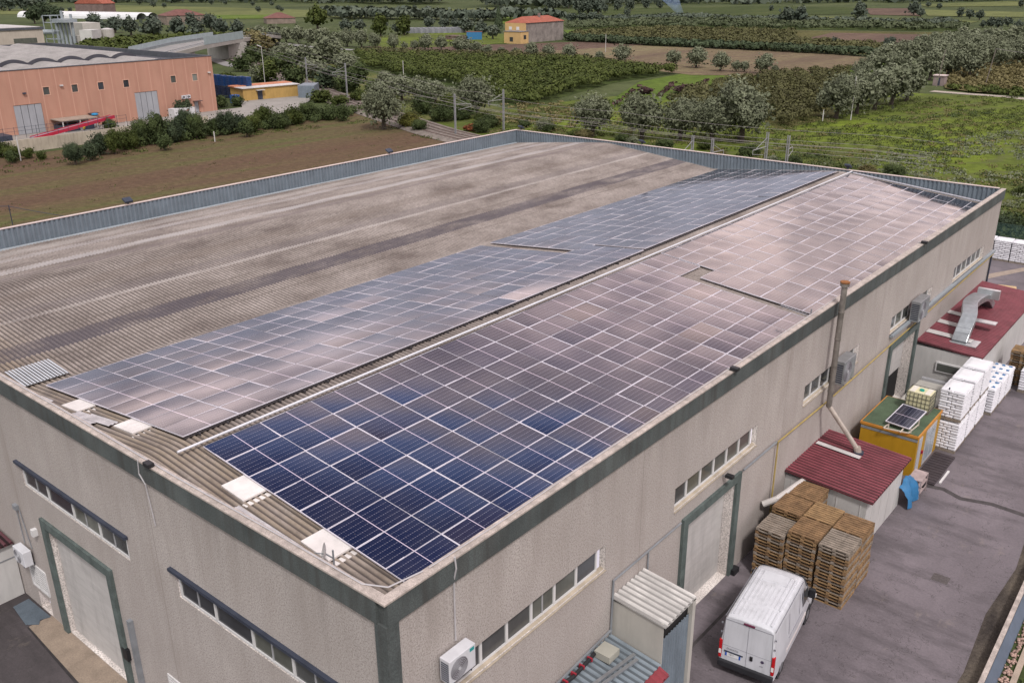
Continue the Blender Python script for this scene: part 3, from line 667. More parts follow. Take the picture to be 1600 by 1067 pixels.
# flue pipe
fl_ = empty('flue_pipe',(.45,27.3,0),'tall brown steel flue rising from the small maroon shed past the parapet','flue')
m_ = MB(); m_.tube((.45,27.3,4.85),(.42,27.35,10.75),.13,14); m_.tube((.42,27.35,10.75),(.42,27.35,10.9),.20,14)
for z in (5.6,6.9,8.2,9.5): m_.tube((.44,27.31,z),(.44,27.31,z+.07),.145,14)
m_.build('flue_shaft', mk('weathered_flue',(.22,.195,.18),.5,.3,3,metal=.35,dirt=.4), fl_)
m_ = MB(); m_.tube((.42,27.35,10.9),(.42,27.35,10.96),.215,14); m_.build('flue_cap', mk('rust',(.22,.085,.025),.8,.4,5), fl_)
m_ = MB(); m_.pipe([(.45,27.3,4.9),(1.85,27.75,2.95)],.115,12); m_.tube((1.85,27.75,3.02),(1.95,27.78,2.66),.17,12); m_.build('flue_elbow', mk('pale_flue',(.44,.38,.34),.4,.2,3,metal=.3), fl_)
m_ = MB(); m_.tube((1.95,27.78,2.68),(1.95,27.78,2.80),.24,12); m_.build('flue_collar', navy, fl_)

# ------------------------------------------------------------------ van
def make_van():
    root = empty('delivery_van',(0,0,0),'white panel van parked facing the pallet stacks, dark bumper and red tail lights','van')
    paint = mk('van_paint',(.56,.565,.61),.24,.04,.7,spec=.6,dirt=.30,local=True)
    st = [(0,2.50,.93,.97),(.02,2.53,.95,.99),(.12,2.56,.965,1.01),(1.5,2.57,.97,1.02),(3.1,2.56,.97,1.02),(3.55,2.52,.96,1.02),(3.85,2.38,.94,1.01),(4.25,1.95,.91,1.0),(4.62,1.42,.90,1.0),(4.95,1.24,.88,.99),(5.25,1.08,.82,.95),(5.38,.85,.74,.86),(5.41,.6,.70,.80)]
    prof = [(1.0,0,'b'),(1.0,.12,'b'),(1.01,.28,'b'),(1.0,.42,'b'),(.975,.62,'t'),(.94,.82,'t'),(.915,.90,'t'),(.88,.955,'t'),(.82,.985,'t'),(.60,1.0,'t'),(.3,1.008,'t')]
    ring = []
    for y,h,wt,wb_ in st:
        left = []
        for f,zf,tb_ in prof:
            hw = (wb_ if tb_ == 'b' else wt)*f; left.append((hw, y, .38+(h-.38)*zf))
        ring.append([(-a,b,c) for a,b,c in left]+[(a,b,c) for a,b,c in reversed(left)])
    b = MB(); n = len(ring[0])
    for r in ring: b.v += r
    for i in range(len(ring)-1):
        for j in range(n-1): b.f.append((i*n+j,i*n+j+1,(i+1)*n+j+1,(i+1)*n+j))
        b.f.append((i*n+n-1,i*n,(i+1)*n,(i+1)*n+n-1))
    b.f.append(tuple(range(n))); b.f.append(tuple(reversed(range((len(ring)-1)*n,len(ring)*n))))
    body = b.build('body', paint, root, smooth=True); es = body.modifiers.new('es','EDGE_SPLIT'); es.split_angle = math.radians(38)
    # wheel arches (dark), roof ribs, door seams
    rb = MB()
    for k in range(9):
        x = -.66+k*.165; rb.box(x,x+.075,.18,1.05,2.555,2.585); rb.box(x,x+.075,1.16,2.35 if 1 < k < 7 else 3.25,2.565,2.592)
        if 1 < k < 7: rb.box(x+.02,x+.05,2.34,2.4,2.59,2.61)
    rb.box(-.74,-.72,.15,3.3,2.54,2.58); rb.box(.72,.74,.15,3.3,2.54,2.58); rb.box(-.48,.48,2.62,3.25,2.575,2.594)
    rb.build('roof_ribs', paint, root, bevel=.012)
    sm = MB(); seam = mk('door_seam',(.20,.20,.23),.6,.05,1)
    sm.box(-.004,.004,-.012,-.0,.62,2.36); sm.box(-.86,.86,-.012,0,2.37,2.385)
    for sx in (-1,1): sm.bar((sx*.905,-.006,.62),(sx*.85,-.006,2.37),.012,.012)
    sm.box(-.86,.86,-.008,0,1.255,1.262)
    for sx in (-1,1):
        for y in (1.62,2.95,3.38): sm.bar((sx*1.022,y,.66),(sx*1.0,y,1.7),.012,.014); sm.bar((sx*1.0,y,1.7),(sx*.955,y,2.25),.012,.014)
        sm.bar((sx*1.028,1.62,1.22),(sx*1.028,3.38,1.22),.012,.03); sm.bar((sx*.90,.1,2.43),(sx*.90,3.5,2.42),.02,.012)
        for z in (.8,1.25,1.75,2.15): sm.box(min(sx*.93,sx*.99),max(sx*.93,sx*.99),-.02,.0,z,z+.07)
    sm.build('door_seam', seam, root)
    bp = MB(); bp.box(-.99,.99,4.95,5.46,.28,.62); bp.build('bumper', mk('bumper_black',(.018,.018,.022),.6,.2,2), root, bevel=.04); bp = MB(); bp.box(-1.0,1.0,-.10,.22,.34,.62); bp.build('bumper', mk('bumper_black',(.018,.018,.022),.6,.2,2), root, bevel=.04)
    for sx in (-1,1): gd = MB(); gd.box(min(sx*.99,sx*1.035),max(sx*.99,sx*1.035),1.5,4.0,.62,.78); gd.build('side_moulding', mk('pale_moulding',(.55,.50,.50),.5,.05,2), root, bevel=.01)
    for sx in (-1,1):
        t = MB(); x0,x1 = sorted((sx*.90,sx*1.01)); t.box(x0,x1,-.035,.10,.68,1.45); tl = t.build('tail_light', mk('tail_red',(.42,.008,.012),.25,.1,2), root, bevel=.02)
        t = MB(); t.box(x0+.012,x1-.012,-.045,.0,.86,1.04); t.build('reverse_lamp', mk('lamp_white',(.7,.68,.68),.3,.05,2), tl)
    t = MB(); t.box(-.2,.2,-.05,.02,2.40,2.47); t.build('brake_light', mk('dark_red_lamp',(.10,.012,.04),.3,.1,2), root, bevel=.02)
    t = MB(); t.box(.13,.235,-.04,.0,.98,1.16); t.build('handle', black, root, bevel=.01)
    t = MB(); t.box(-.80,-.12,-.03,.0,1.0,1.04); t.build('plate_lamp', navy, root)
    t = MB(); t.box(-.76,-.20,-.016,-.002,.83,.98); pl = t.build('number_plate', mk('plate_white',(.66,.66,.68),.4,.03,2), root)
    t = MB(); t.box(-.762,-.70,-.019,-.0165,.83,.98); t.box(-.26,-.198,-.019,-.0165,.83,.98); t.build('plate_band', mk('plate_blue',(.02,.09,.42),.4,.05,2), pl)
    t = MB()
    for i in range(20):
        a = 2*math.pi*i/20; a1 = 2*math.pi*(i+1)/20
        t.poly([(.58,-.022,1.09),(.58+.062*math.cos(a),-.018,1.09+.062*math.sin(a)),(.58+.062*math.cos(a1),-.018,1.09+.062*math.sin(a1))])
    t.build('badge', mk('badge_dark',(.06,.045,.09),.3,.1,2), root)
    def text(s, x, z, size, m, par, y=-.02, name='lettering'):
        cu = bpy.data.curves.new(name,'FONT'); cu.body = s; cu.size = size; cu.extrude = .001; tmp = bpy.data.objects.new(name,cu); col.objects.link(tmp)
        bpy.context.view_layer.update(); me = bpy.data.meshes.new_from_object(tmp.evaluated_get(bpy.context.evaluated_depsgraph_get())); bpy.data.objects.remove(tmp)
        me.materials.clear(); me.materials.append(m); o = bpy.data.objects.new(name,me); col.objects.link(o); o.parent = par; o.rotation_euler.x = math.pi/2; o.location = (x,y,z); return o
    ltr = mk('letter_grey',(.12,.12,.14),.4,.05,2)
    text('DUCATO',-.72,1.12,.10,ltr,root); text('1571',-.64,.88,.10,black,pl,-.018); text('EASY',.50,.88,.06,ltr,root)
    for sx in (-1,1):
        t = MB(); X = sx*.955; Q = [(X,3.42,1.35),(X,4.35,1.35),(X-sx*.035,3.98,1.95),(X-sx*.03,3.42,2.0)]
        Q = [(q[0]+sx*.055,q[1],q[2]) for q in Q]; t.poly(Q if sx > 0 else Q[::-1]); t.build('side_window', darkglass, root)
        t = MB(); t.box(min(sx*1.0,sx*1.25),max(sx*1.0,sx*1.25),4.12,4.28,1.35,1.75); mr = t.build('wing_mirror', black, root, bevel=.04)
        t = MB(); x0,x1 = sorted((sx*1.12,sx*1.27)); t.box(x0,x1,4.27,4.33,1.36,1.5); t.build('mirror_lamp', mk('lamp_white',(.7,.68,.68)), mr)
    t = MB(); t.poly([(-.86,4.70,1.42),(.86,4.70,1.42),(.80,3.93,2.36),(-.80,3.93,2.36)]); t.build('windscreen', darkglass, root)
    for sx in (-1,1):
        for y in (1.0,4.45):
            t = MB(); x0,x1 = sx*.80, sx*1.015; t.tube((x0,y,.34),(x1,y,.34),.34,24); wh = t.build('wheel', mk('tyre_rubber',(.02,.02,.022),.85,.2,4), root, bevel=.03)
            t = MB(); t.tube((sx*1.0,y,.34),(sx*1.022,y,.34),.2,18); t.build('rim', mk('steel_rim',(.24,.24,.26),.4,.2,4,metal=.5), wh)
            t = MB(); t.tube((sx*.96,y,.36),(sx*1.012,y,.36),.43,22); t.build('wheel_arch', mk('arch_shadow',(.03,.03,.035),.8,.1,2), root)
    return root
van = make_van(); van.location = (3.42,13.55,0.012); van.rotation_euler.z = math.radians(7.5)

# ------------------------------------------------------------------ pallets
woods = [mk('pallet_wood',(.26,.155,.08),.85,.35,3,dirt=.45,fine=.5), mk('grey_pallet_wood',(.29,.24,.20),.88,.3,3,dirt=.45,fine=.5), mk('warm_pallet_wood',(.32,.20,.10),.85,.3,3,dirt=.35,fine=.45)]
def pallet_mesh(w, l, m, seed):
    rr = random.Random(seed); b = MB(); nb = 9; p = l/nb
    for i in range(nb): j = rr.uniform(-.006,.006); b.box(-w/2+rr.uniform(-.008,.008),w/2+rr.uniform(-.008,.008),-l/2+p*i+.024+j,-l/2+p*(i+1)-.024+j,.122,.144)
    for x in (-w/2,-.06,w/2-.12): b.box(x,x+.12,-l/2,l/2,.098,.1215)
    for x in (-w/2,-.07,w/2-.14):
        for y in (-l/2,-.07,l/2-.14): b.box(x,x+.14,y,y+.14,.022,.0975)
        b.box(x+.01,x+.13,-l/2,l/2,0,.0215)
    b.box(-w/2,w/2,-l/2,-l/2+.10,0.0005,.0205) ; b.box(-w/2,w/2,l/2-.10,l/2,0.0005,.0205)
    me = bpy.data.meshes.new('wooden_pallet'); me.from_pydata(b.v,[],b.f); me.materials.append(m); return me
PAL = [pallet_mesh(1.22,1.42,woods[k%3],k) for k in range(6)]
PALB = [pallet_mesh(1.22,1.2,woods[k%3],k+9) for k in range(3)]
stacks = [(4.02,20.32,18,'nearest outer stack behind the van',1),(4.0,21.84,18,'rear outer stack on the yard side',0),
          (2.68,20.4,18,'middle front stack',0),(2.68,21.9,18,'middle rear stack',2),
          (1.38,20.28,16,'front stack beside the factory wall',1),(1.40,21.75,18,'second stack along the factory wall',0),(1.5,23.2,18,'rear stack touching the maroon shed',0)]
def put_pallet(me, x, y, z, rz, label, group):
    o = bpy.data.objects.new('wooden_pallet', me); o.location = (x,y,z); o.rotation_euler.z = rz; col.objects.link(o); return tag(o,label,'pallet',group)
for x,y,n,lb_,tone in stacks:
    if y > 23: dy = -.1
    for k in range(n):
        me = PAL[(k*5+tone*2) % 6] if k < n-1 else PAL[tone]
        put_pallet(me, x+random.uniform(-.02,.02), y+random.uniform(-.025,.025)*(1 if k else 0), .012+k*.146, random.uniform(-.012,.012)+(math.pi if k%2 else 0), 'wooden pallet, %s from the ground in the %s'%(ordn(k),lb_), 'pallets stacked behind the van')
for k in range(15):
    put_pallet(PALB[k%3], 4.75+random.uniform(-.02,.02), 48.2, .012+k*.146, random.uniform(-.02,.02), 'wooden pallet, %s from the ground in the lone stack by the long shed'%ordn(k), 'pallets stacked by the long shed')
put_pallet(pallet_mesh(1.3,.8,mk('fresh_wood',(.62,.45,.27),.8,.1,3),33), -.35, 67.7, .02, .25, 'single fresh light wooden pallet lying flat in the far yard', 'loose pallet in the far yard')

# ------------------------------------------------------------------ wrapped loads of white sacks
film = mk('white_film',(.74,.74,.78),.35,.06,2.5,spec=.6,dirt=.08,bmp=.5)
sackm = mk('white_sack',(.70,.69,.74),.55,.07,3,fine=.12,bmp=.4)
def sack_load(x, y, z, w, l, layers, lh, label, group, logos=False, hood=True):
    root = empty('sack_pallet',(x,y,z),label,'pallet of sacks',group)
    b = MB()
    for k in range(3): b.box(x-w/2,x+w/2,y-l/2+k*(l-.1)/2,y-l/2+k*(l-.1)/2+.1,z,z+.09)
    b.box(x-w/2,x+w/2,y-l/2,y+l/2,z+.091,z+.13); b.build('pallet_base', woods[1], root)
    rr = random.Random(int(x*100+y*10+z*7))
    s = MB(); z0 = z+.135
    for j in range(layers):
        nx_, ny_ = (3,2) if j%2 == 0 else (2,3)
        for i in range(nx_):
            for q in range(ny_):
                if 0 < i < nx_-1 and 0 < q < ny_-1 and j < layers-1: continue
                g_ = .006; e = rr.uniform(-.02,.02)
                x0 = x-w/2+w*i/nx_+g_+e*.3; x1 = x-w/2+w*(i+1)/nx_-g_+e*.3; y0 = y-l/2+l*q/ny_+g_+e; y1 = y-l/2+l*(q+1)/ny_-g_+e
                s.box(x0,x1,y0,y1,z0+j*lh+.004,z0+(j+1)*lh-.004)
    so = s.build('sack_layers', sackm, root, bevel=lh*.32)
    zt = z0+layers*lh
    if hood:
        h = MB(); nn = 8
        n = len(h.v)
        for a in range(nn+1):
            for c in range(nn+1):
                u,v_ = a/nn*2-1, c/nn*2-1; f_ = (1-abs(u)**6)*(1-abs(v_)**6)
                h.v.append((x+u*(w/2+.012),y+v_*(l/2+.012),zt-.10+.13*f_**.4+rr.uniform(-.012,.012)))
        for a in range(nn):
            for c in range(nn): i0 = n+a*(nn+1)+c; h.f.append((i0,i0+nn+1,i0+nn+2,i0+1))
        h.build('film_hood', film, root, smooth=True)
    if logos:
        t = MB()
        for q in range(2):
            for i in range(3):
                cx = x-w/2+w*(i+.5)/3; cy = y-l/4+q*l/2
                for r_ in range(3): t.box(cx-.12+rr.uniform(0,.05),cx+.12-rr.uniform(0,.06),cy-.12+r_*.09,cy-.07+r_*.09,zt+.035,zt+.045)
        t.build('blue_print', mk('blue_print',(.03,.16,.38),.5,.3,9), root)
    return root
for k in range(3):
    y = 36.85+k*1.95
    nmk = ['nearest','middle','farthest'][k]
    sack_load(3.78,y,.012,1.22,1.5+.25,10,.155,'white sack load on the ground beyond the orange kiosk, %s of the three lower ones'%nmk,'white sack loads stacked two high')
    sack_load(3.76,y,1.80,1.22,1.5+.15,10,.155,'white sack load on top of another, %s of the three upper ones'%nmk,'white sack loads stacked two high')
for k in range(3):
    sack_load(4.1+k*.02,42.75+k*1.52,.012,1.15,1.4,9,.165,'wrapped sack load with blue print on top, %s of three in a row'%['nearest','middle','farthest'][k],'sack loads with blue print',logos=True,hood=True)
for k in range(3):
    sack_load(5.6+.1*k,47.3+k*1.6,.012,1.15,1.4,8,.165,'wrapped white sack load outside the lone pallet stack, %s of three'%['nearest','middle','farthest'][k],'white sack loads by the lone pallet stack',logos=k == 0)
for k in range(12):
    sack_load(-9.9+k*1.42,76.6-k*.055,.012,1.36,1.3,11,.158,'white sack load in the row against the green fence, %s from the factory side'%ordn(k),'white sack loads along the green fence')

# ------------------------------------------------------------------ orange kiosk with tank and tilted solar panel
ki = empty('site_cabin',(2,34,0),'ochre yellow metal cabin with green roof and glazed doors','cabin')
m_ = MB(); m_.box(.6,3.42,32.05,35.9,.0,2.2); m_.build('wall', mk('ochre_metal',(.42,.225,.012),.5,.07,1,dirt=.25), ki)
m_ = MB(); m_.box(.55,3.47,32.0,35.95,2.2,2.32); m_.build('roof_rim', mk('orange_rim',(.52,.22,.04),.5,.1,2,dirt=.3), ki)
m_ = MB(); m_.box(.62,3.40,32.07,35.88,2.321,2.34); m_.build('roof', mk('green_roof_felt',(.085,.125,.075),.85,.2,1,dirt=.3,fine=.3), ki)
m_ = MB(); m_.box(.6,3.42,32.03,32.049,1.98,2.12); m_.build('grey_band', pipegrey, ki)
m_ = MB(); m_.box(3.421,3.45,32.3,32.85,.1,2.05); m_.build('door', mk('pale_door',(.42,.42,.46),.4,.1,1), ki); m_ = MB(); m_.box(3.421,3.45,33.5,35.2,.1,2.05); dr = m_.build('door', mk('pale_door',(.42,.42,.46),.4,.1,1), ki)
m_ = MB(); m_.box(3.452,3.462,33.62,34.28,.3,1.9); m_.box(3.452,3.462,34.42,35.08,.3,1.9); m_.build('door_glass', mk('milky_glass',(.30,.34,.38),.2,.2,2), dr)
m_ = MB(); m_.box(3.43,3.52,32.95,33.1,1.0,1.15); m_.build('red_button', mk('red_plastic',(.28,.02,.035)), ki)
tk = empty('water_tank',(2.45,35.2,2.36),'cream plastic caged water tank standing on the ochre cabin roof','tank')
m_ = MB(); m_.box(1.86,3.04,34.72,35.68,2.50,3.42); m_.build('bottle', mk('cream_plastic',(.62,.58,.38),.5,.08,2), tk, bevel=.05)
m_ = MB()
for i in range(7):
    x = 1.84+i*.2025; m_.bar((x,34.69,2.46),(x,34.69,3.45),.018,.018); m_.bar((x,35.71,2.46),(x,35.71,3.45),.018,.018)
for i in range(6):
    y = 34.69+i*.204; m_.bar((1.83,y,2.46),(1.83,y,3.45),.018,.018); m_.bar((3.07,y,2.46),(3.07,y,3.45),.018,.018)
for i in range(5):
    z = 2.46+i*.245
    m_.box(1.82,3.08,34.68,34.70,z-.01,z+.01); m_.box(1.82,3.08,35.70,35.72,z-.01,z+.01); m_.box(1.82,1.84,34.7,35.7,z-.01,z+.01); m_.box(3.06,3.08,34.7,35.7,z-.01,z+.01)
m_.build('cage', mk('cage_grey',(.10,.10,.09),.5,.1,3), tk)
m_ = MB(); m_.box(1.95,2.2,34.8,35.6,3.42,3.45); m_.box(2.7,2.95,34.8,35.6,3.42,3.45); m_.build('top_plate', mk('plate_cream',(.68,.64,.58),.5,.05,2), tk)
m_ = MB(); m_.tube((2.46,35.2,3.42),(2.46,35.2,3.49),.12,14); m_.build('lid', mk('teal_lid',(.01,.30,.24),.4,.05,2), tk)
m_ = MB(); m_.box(1.86,3.04,34.72,35.68,2.345,2.44); m_.build('pallet_base', woods[1], tk)
sp_ = empty('tripod_solar_panel',(2.45,33.2,2.36),'single tilted solar panel on a white frame at the cabin roof edge','solar panel')
Ms = Matrix.Translation((2.45,33.0,2.75)) @ Matrix.Rotation(math.radians(-8),4,'Z') @ Matrix.Rotation(math.radians(12),4,'X')
me = uvquad('cell_glass',1.18,1.75,pvA,0); o = bpy.data.objects.new('cell_glass',me); col.objects.link(o); o.parent = sp_; o.matrix_world = Ms @ Matrix.Translation((0,0,.045)); 
o.matrix_parent_inverse = Matrix.Translation(-Vector(sp_.location)); o.matrix_basis = Ms @ Matrix.Translation((0,0,.045))
m_ = MB(); 
for q in ((-.63,-.58,-.91,.91),(.58,.63,-.91,.91)): m_.box(q[0],q[1],q[2],q[3],0,.05,Ms)
m_.box(-.58,.58,-.91,-.87,.0,.05,Ms); m_.box(-.58,.58,.87,.91,0,.05,Ms); m_.box(-.58,.58,-.87,.87,0.01,.03,Ms); m_.build('frame', alu, sp_)
m_ = MB(); 
for a,b in (((1.95,32.0,2.36),(1.95,32.0,2.56)),((3.0,32.15,2.36),(3.0,32.15,2.56)),((1.8,31.75,2.42),(2.95,31.95,2.42)),((1.8,31.75,2.42),(1.9,32.9,2.42)),((2.95,31.95,2.42),(3.05,33.2,2.42)),((3.05,33.2,2.36),(3.05,33.2,2.8)),((2.6,31.8,2.40),(2.7,32.6,2.62))): m_.bar(a,b,.05,.05)
m_.build('stand', mk('cream_metal',(.55,.48,.42),.5,.1,2), sp_)

# lighter van-like cabinet behind the cabin, blue tarp, steel mat, clutter
cbn = empty('equipment_cabinet',(2,38.5,0),'pale flat-topped cabinet with a vented rear edge between cabin and long shed','cabinet')
m_ = MB(); m_.box(.9,2.75,37.0,40.9,.0,1.75); m_.build('casing', cream, cbn, bevel=.05)
m_ = MB(); m_.box(1.0,2.6,40.6,40.85,1.752,1.90); m_.build('vent_strip', mk('grey_sash',(.33,.33,.35)), cbn)
m_ = MB(); n = 12; rr = random.Random(3)
for i in range(n+1):
    for j in range(9):
        u,v_ = i/n, j/8; ang_ = v_*math.pi*.5
        m_.v.append((3.76+.50*math.sin(ang_)*(1+.22*math.sin(u*9))+rr.uniform(-.04,.04), 28.75+u*1.5, 1.35*math.cos(ang_)*(1-.5*abs(u-.5))+.06+rr.uniform(-.05,.05)))
for i in range(n):
    for j in range(8): a = i*9+j; m_.f.append((a,a+9,a+10,a+1))
tag(m_.build('tarpaulin', mk('blue_tarp',(.03,.15,.32),.45,.12,3,bmp=.5), smooth=True),'bright blue tarpaulin hanging off the back corner of the small maroon-roofed shed','tarpaulin')
m_ = MB(); m_.box(3.55,4.55,31.9,35.5,.02,.10)
for k in range(12): m_.box(3.58,4.52,32.0+k*.29,32.06+k*.29,.10,.125)
tag(m_.build('steel_grating', mk('dark_steel',(.045,.035,.04),.6,.2,4)),'dark steel ramp mat in front of the ochre cabin doors','mat')
m_ = MB(); m_.box(4.66,4.76,32.3,33.8,.02,.10); tag(m_.build('white_batten', mk('white_paint',(.62,.60,.61))),'short white batten lying beside the dark ramp mat','batten')
rk = empty('metal_rack',(4,30.6,0),'small pale metal rack with clutter beside the blue tarpaulin','rack')
m_ = MB()
for x in (3.75,4.35):
    for y in (30.1,31.2): m_.bar((x,y,.02),(x,y,1.0),.04,.04)
for z in (.3,.65,.98): m_.box(3.73,4.37,30.08,31.22,z,z+.03)
m_.build('rack_frame', mk('pink_metal',(.38,.30,.30),.5,.2,3,dirt=.4), rk)
for k in range(4):
    m_ = MB(); m_.box(3.8+.14*k,3.92+.14*k,30.2+.2*k,30.5+.2*k,.34 if k%2 else .69,.52 if k%2 else .88); tag(m_.build('storage_box', [galv,maroon,white,black][k]),['grey','dark red','white','black'][k]+' small box standing on the pale metal rack','box','boxes on the metal rack')
m_ = MB(); m_.pipe([(3.5,36.15,.02),(3.55,36.1,3.6)],.035,6); tag(m_.build('post', navy),'thin dark post standing at the cabin corner in front of the white sacks','post')

# aerials and floodlights on the parapets
def aerial(x, y, z, label, kind='dish'):
    r = empty('aerial',(x,y,z),label,'aerial')
    m_ = MB(); m_.tube((x,y,z),(x,y,z+.75),.028,6); m_.build('mast', pipegrey, r)
    if kind == 'dish':
        m_ = MB(); c_ = Vector((x-.28,y-.02,z+.52)); nrm = Vector((-.6,-.75,.25)).normalized(); a = nrm.cross(Vector((0,0,1))).normalized(); b = nrm.cross(a)
        rings = [(0,0),(.12,.012),(.22,.04),(.30,.085)]; base = len(m_.v)
        for rr_,dd in rings:
            for i in range(16): t_ = 2*math.pi*i/16; p = c_+(a*math.cos(t_)+b*math.sin(t_))*rr_+nrm*dd; m_.v.append(tuple(p))
        for q in range(3):
            for i in range(16): j = (i+1)%16; m_.f.append((base+q*16+i,base+q*16+j,base+(q+1)*16+j,base+(q+1)*16+i))
        m_.build('dish', greysheet, r, smooth=True)
        m_ = MB(); m_.bar((x,y,z+.5),tuple(c_),.03,.03); m_.bar(tuple(c_),tuple(c_+nrm*.3),.02,.02); m_.build('feed_arm', pipegrey, r)
    else:
        m_ = MB(); m_.bar((x,y,z+.4),(x-1.5,y+.15,z+.55),.03,.03)
        for k in range(9): m_.bar((x-.12-k*.17,y-.28+.015*k,z+.41+.017*k),(x-.12-k*.17,y+.28+.015*k,z+.41+.017*k),.012,.012)
        m_.build('yagi_rods', galv, r)
aerial(-2.75,.72,8.98,'small grey satellite dish on a pole by the front corner rooflight')
aerial(-.55,26.3,9.0,'thin yagi aerial standing at the side parapet near the flue','yagi')
for k,(x,y,lab) in enumerate([(-WB+.05,17.6,'left sheet parapet, nearer one'),(-WB+.05,41,'left sheet parapet, farther one'),(-42.9,LB+.0,'far left corner of the parapet'),(-29.2,LB,'far parapet left of the middle'),(-10.9,LB,'far parapet behind the ridge')]):
    r = empty('floodlight',(x,y,H+.04),'dark floodlight on the '+lab,'floodlight','floodlights on the parapets')
    m_ = MB(); m_.box(x-.04,x+.04,y-.04,y+.04,H+.037,H+.2); m_.build('bracket', navy, r)
    m_ = MB(); M = Matrix.Translation((x,y,H+.3)) @ Matrix.Rotation(.5 if k < 2 else -.5,4,'Y' if k < 2 else 'X'); m_.box(-.22,.22,-.28,.28,-.07,.07,M); m_.build('lamp_head', navy, r, bevel=.02)
for k,(x,y,z,lab) in enumerate([(-10.3,-.1,9.86,'front parapet above the windows'),(.1,17.6,9.86,'side parapet above the nearer roller door'),(.1,40.0,9.86,'side parapet above the far roller door'),(.3,17.6,5.35,'side wall just below the second strip window')]):
    r = empty('floodlight',(x,y,z),'small dark floodlight clipped to the '+lab,'floodlight','floodlights on the parapets')
    m_ = MB(); m_.box(x-.16,x+.16,y-.1,y+.12,z+.02,z+.16); m_.build('lamp_head', black, r, bevel=.02)
    m_ = MB(); m_.box(x-.3,x+.02,y-.02,y+.02,z+.011,z+.05); m_.build('bracket', galv, r)
# ------------------------------------------------------------------ ground, yards, fields
def sheet(name, polys, m, label=None, kind='structure', z=None):
    b = MB()
    for p in polys: b.poly([(q[0],q[1],(q[2] if len(q) > 2 else 0) if z is None else z) for q in p])
    # faces must look up
    o = b.build(name, m, None, origin=(0,0,0)); me = o.data
    if me.polygons and sum(p.normal.z for p in me.polygons) < 0: me.flip_normals()
    return tag(o,label,None,None,kind)
base_f = field_mat('mixed_farmland',(.042,.056,.024),(.064,.082,.032),(.085,.10,.042),.02,.5,3)
sheet('ground',[[(-3500,-2500),(-60,-2500),(-60,4500),(-3500,4500)],[(-60,57.8),(3500,57.8),(3500,4500),(-60,4500)],[(0,0),(3500,0),(3500,57.8),(0,57.8)],[(-60,0),(-43.56,0),(-43.56,57.8),(-60,57.8)],[(3,-2500),(3500,-2500),(3500,0),(3,0)],[(-60,-2500),(3,-2500),(3,-40),(-60,-40)]],base_f,z=0)
asph = asphalt_mat(); sheet('yard',[[(0.0,-20),(10.4,-20),(9.75,40),(9.2,58),(14,79),(-46,79),(-46,57.9),(0.0,57.9)]],asph,z=.012)
dk = asphalt_mat('dark_front_asphalt',(.062,.052,.056)); sheet('road',[[(-60,-40),(3,-40),(3,0),(-60,0)]],dk,z=ZF)
b = MB(); b.poly([(-60,-40,ZF),(-60,0,ZF),(-60,0,0),(-60,-40,0)]); b.poly([(3,0,ZF),(3,-40,ZF),(3,-40,0),(3,0,0)]); b.poly([(-60,-40,ZF),(3,-40,ZF),(3,-40,0),(-60,-40,0)]); b.poly([(-60,0.002,ZF),(-44,0.002,ZF),(-44,.002,0),(-60,.002,0)])
tag(b.build('retaining_wall', cream, None),'plain concrete retaining wall around the lower front yard','wall')
slab = mk('beige_threshold',(.30,.235,.185),.9,.15,1.2,dirt=.35,fine=.3)
sheet('pavement',[[(-21.3,-.95),(-12,-1.45),(-2,-1.9),(-2,0),(-21.3,0)]],slab,z=ZF+.012)
sheet('drain_edge',[[(-21.3,-.95),(-21.3,-1.02),(-12,-1.62),(-2,-2.1),(-2,-1.9),(-12,-1.45)]],mk('drain_dark',(.03,.026,.028),.9,.4,3),z=ZF+.018)
b = MB(); b.prism([(-23.15,-.12),(-21.2,-.08),(-21.35,-.45),(-21.1,-.62),(-21.5,-.98),(-23.1,-.8)],ZF+.02,ZF+.035)
tag(b.build('door_mat', mk('blue_grey_mat',(.10,.125,.155),.9,.15,2,fine=.3)),'worn blue-grey mat on the ground left of the front roller door','mat')
# yard details: dirt strip, low barrier, pebble strip, kerb, manhole, tarred joint
sheet('dirt_strip',[[(9.5,-20),(10.2,-20),(10.1,18),(9.9,30),(9.6,44),(9.15,44),(9.25,36),(9.05,31),(9.35,27),(9.15,23),(9.4,19),(9.25,15)]],field_mat('yard_dirt',(.05,.042,.04),(.12,.10,.085),(.2,.165,.13),.9,0,3),z=.02)
b = MB(); b.box(10.07,10.15,-10,40,.02,.50); b.box(10.03,10.2,-10,40,.5,.56)
b.v = [(x+(-.018*(y-18)),y,z) for x,y,z in b.v]; bar_ = b.build('barrier_cap', coping, None, label='low blue-grey panel barrier with pale capping along the yard edge', cat='barrier')
b = MB(); b.poly([(10.21-(-10-18)*.018,-10,.5),(10.21-(40-18)*.018,40,.5),(10.50-(40-18)*.018,40,.03),(10.50+.504,-10,.03)],True); b.build('barrier_panel', mk('barrier_blue',(.10,.125,.17),.5,.15,1.5), bar_)
sheet('kerb',[[(10.85+.5,-10),(11.05+.5,-10),(11.05-.4,40),(10.85-.4,40)]],mk('beige_kerb',(.34,.27,.22),.9,.15,2),z=.10)
pb = []; 
rr = np.random.default_rng(5)
b = MB()
for i in range(900):
    y = -2+rr.random()*28; x = 10.68-.018*(y-18)+rr.normal()*.06; s = .03+rr.random()*.05; b.ball((x,y,.06),s,6,.7)
tag(b.build('pebbles', mk('pinkish_pebbles',(.36,.24,.20),.85,.45,9), smooth=True),'strip of rounded pinkish pebbles behind the yard barrier',None,None,'stuff')
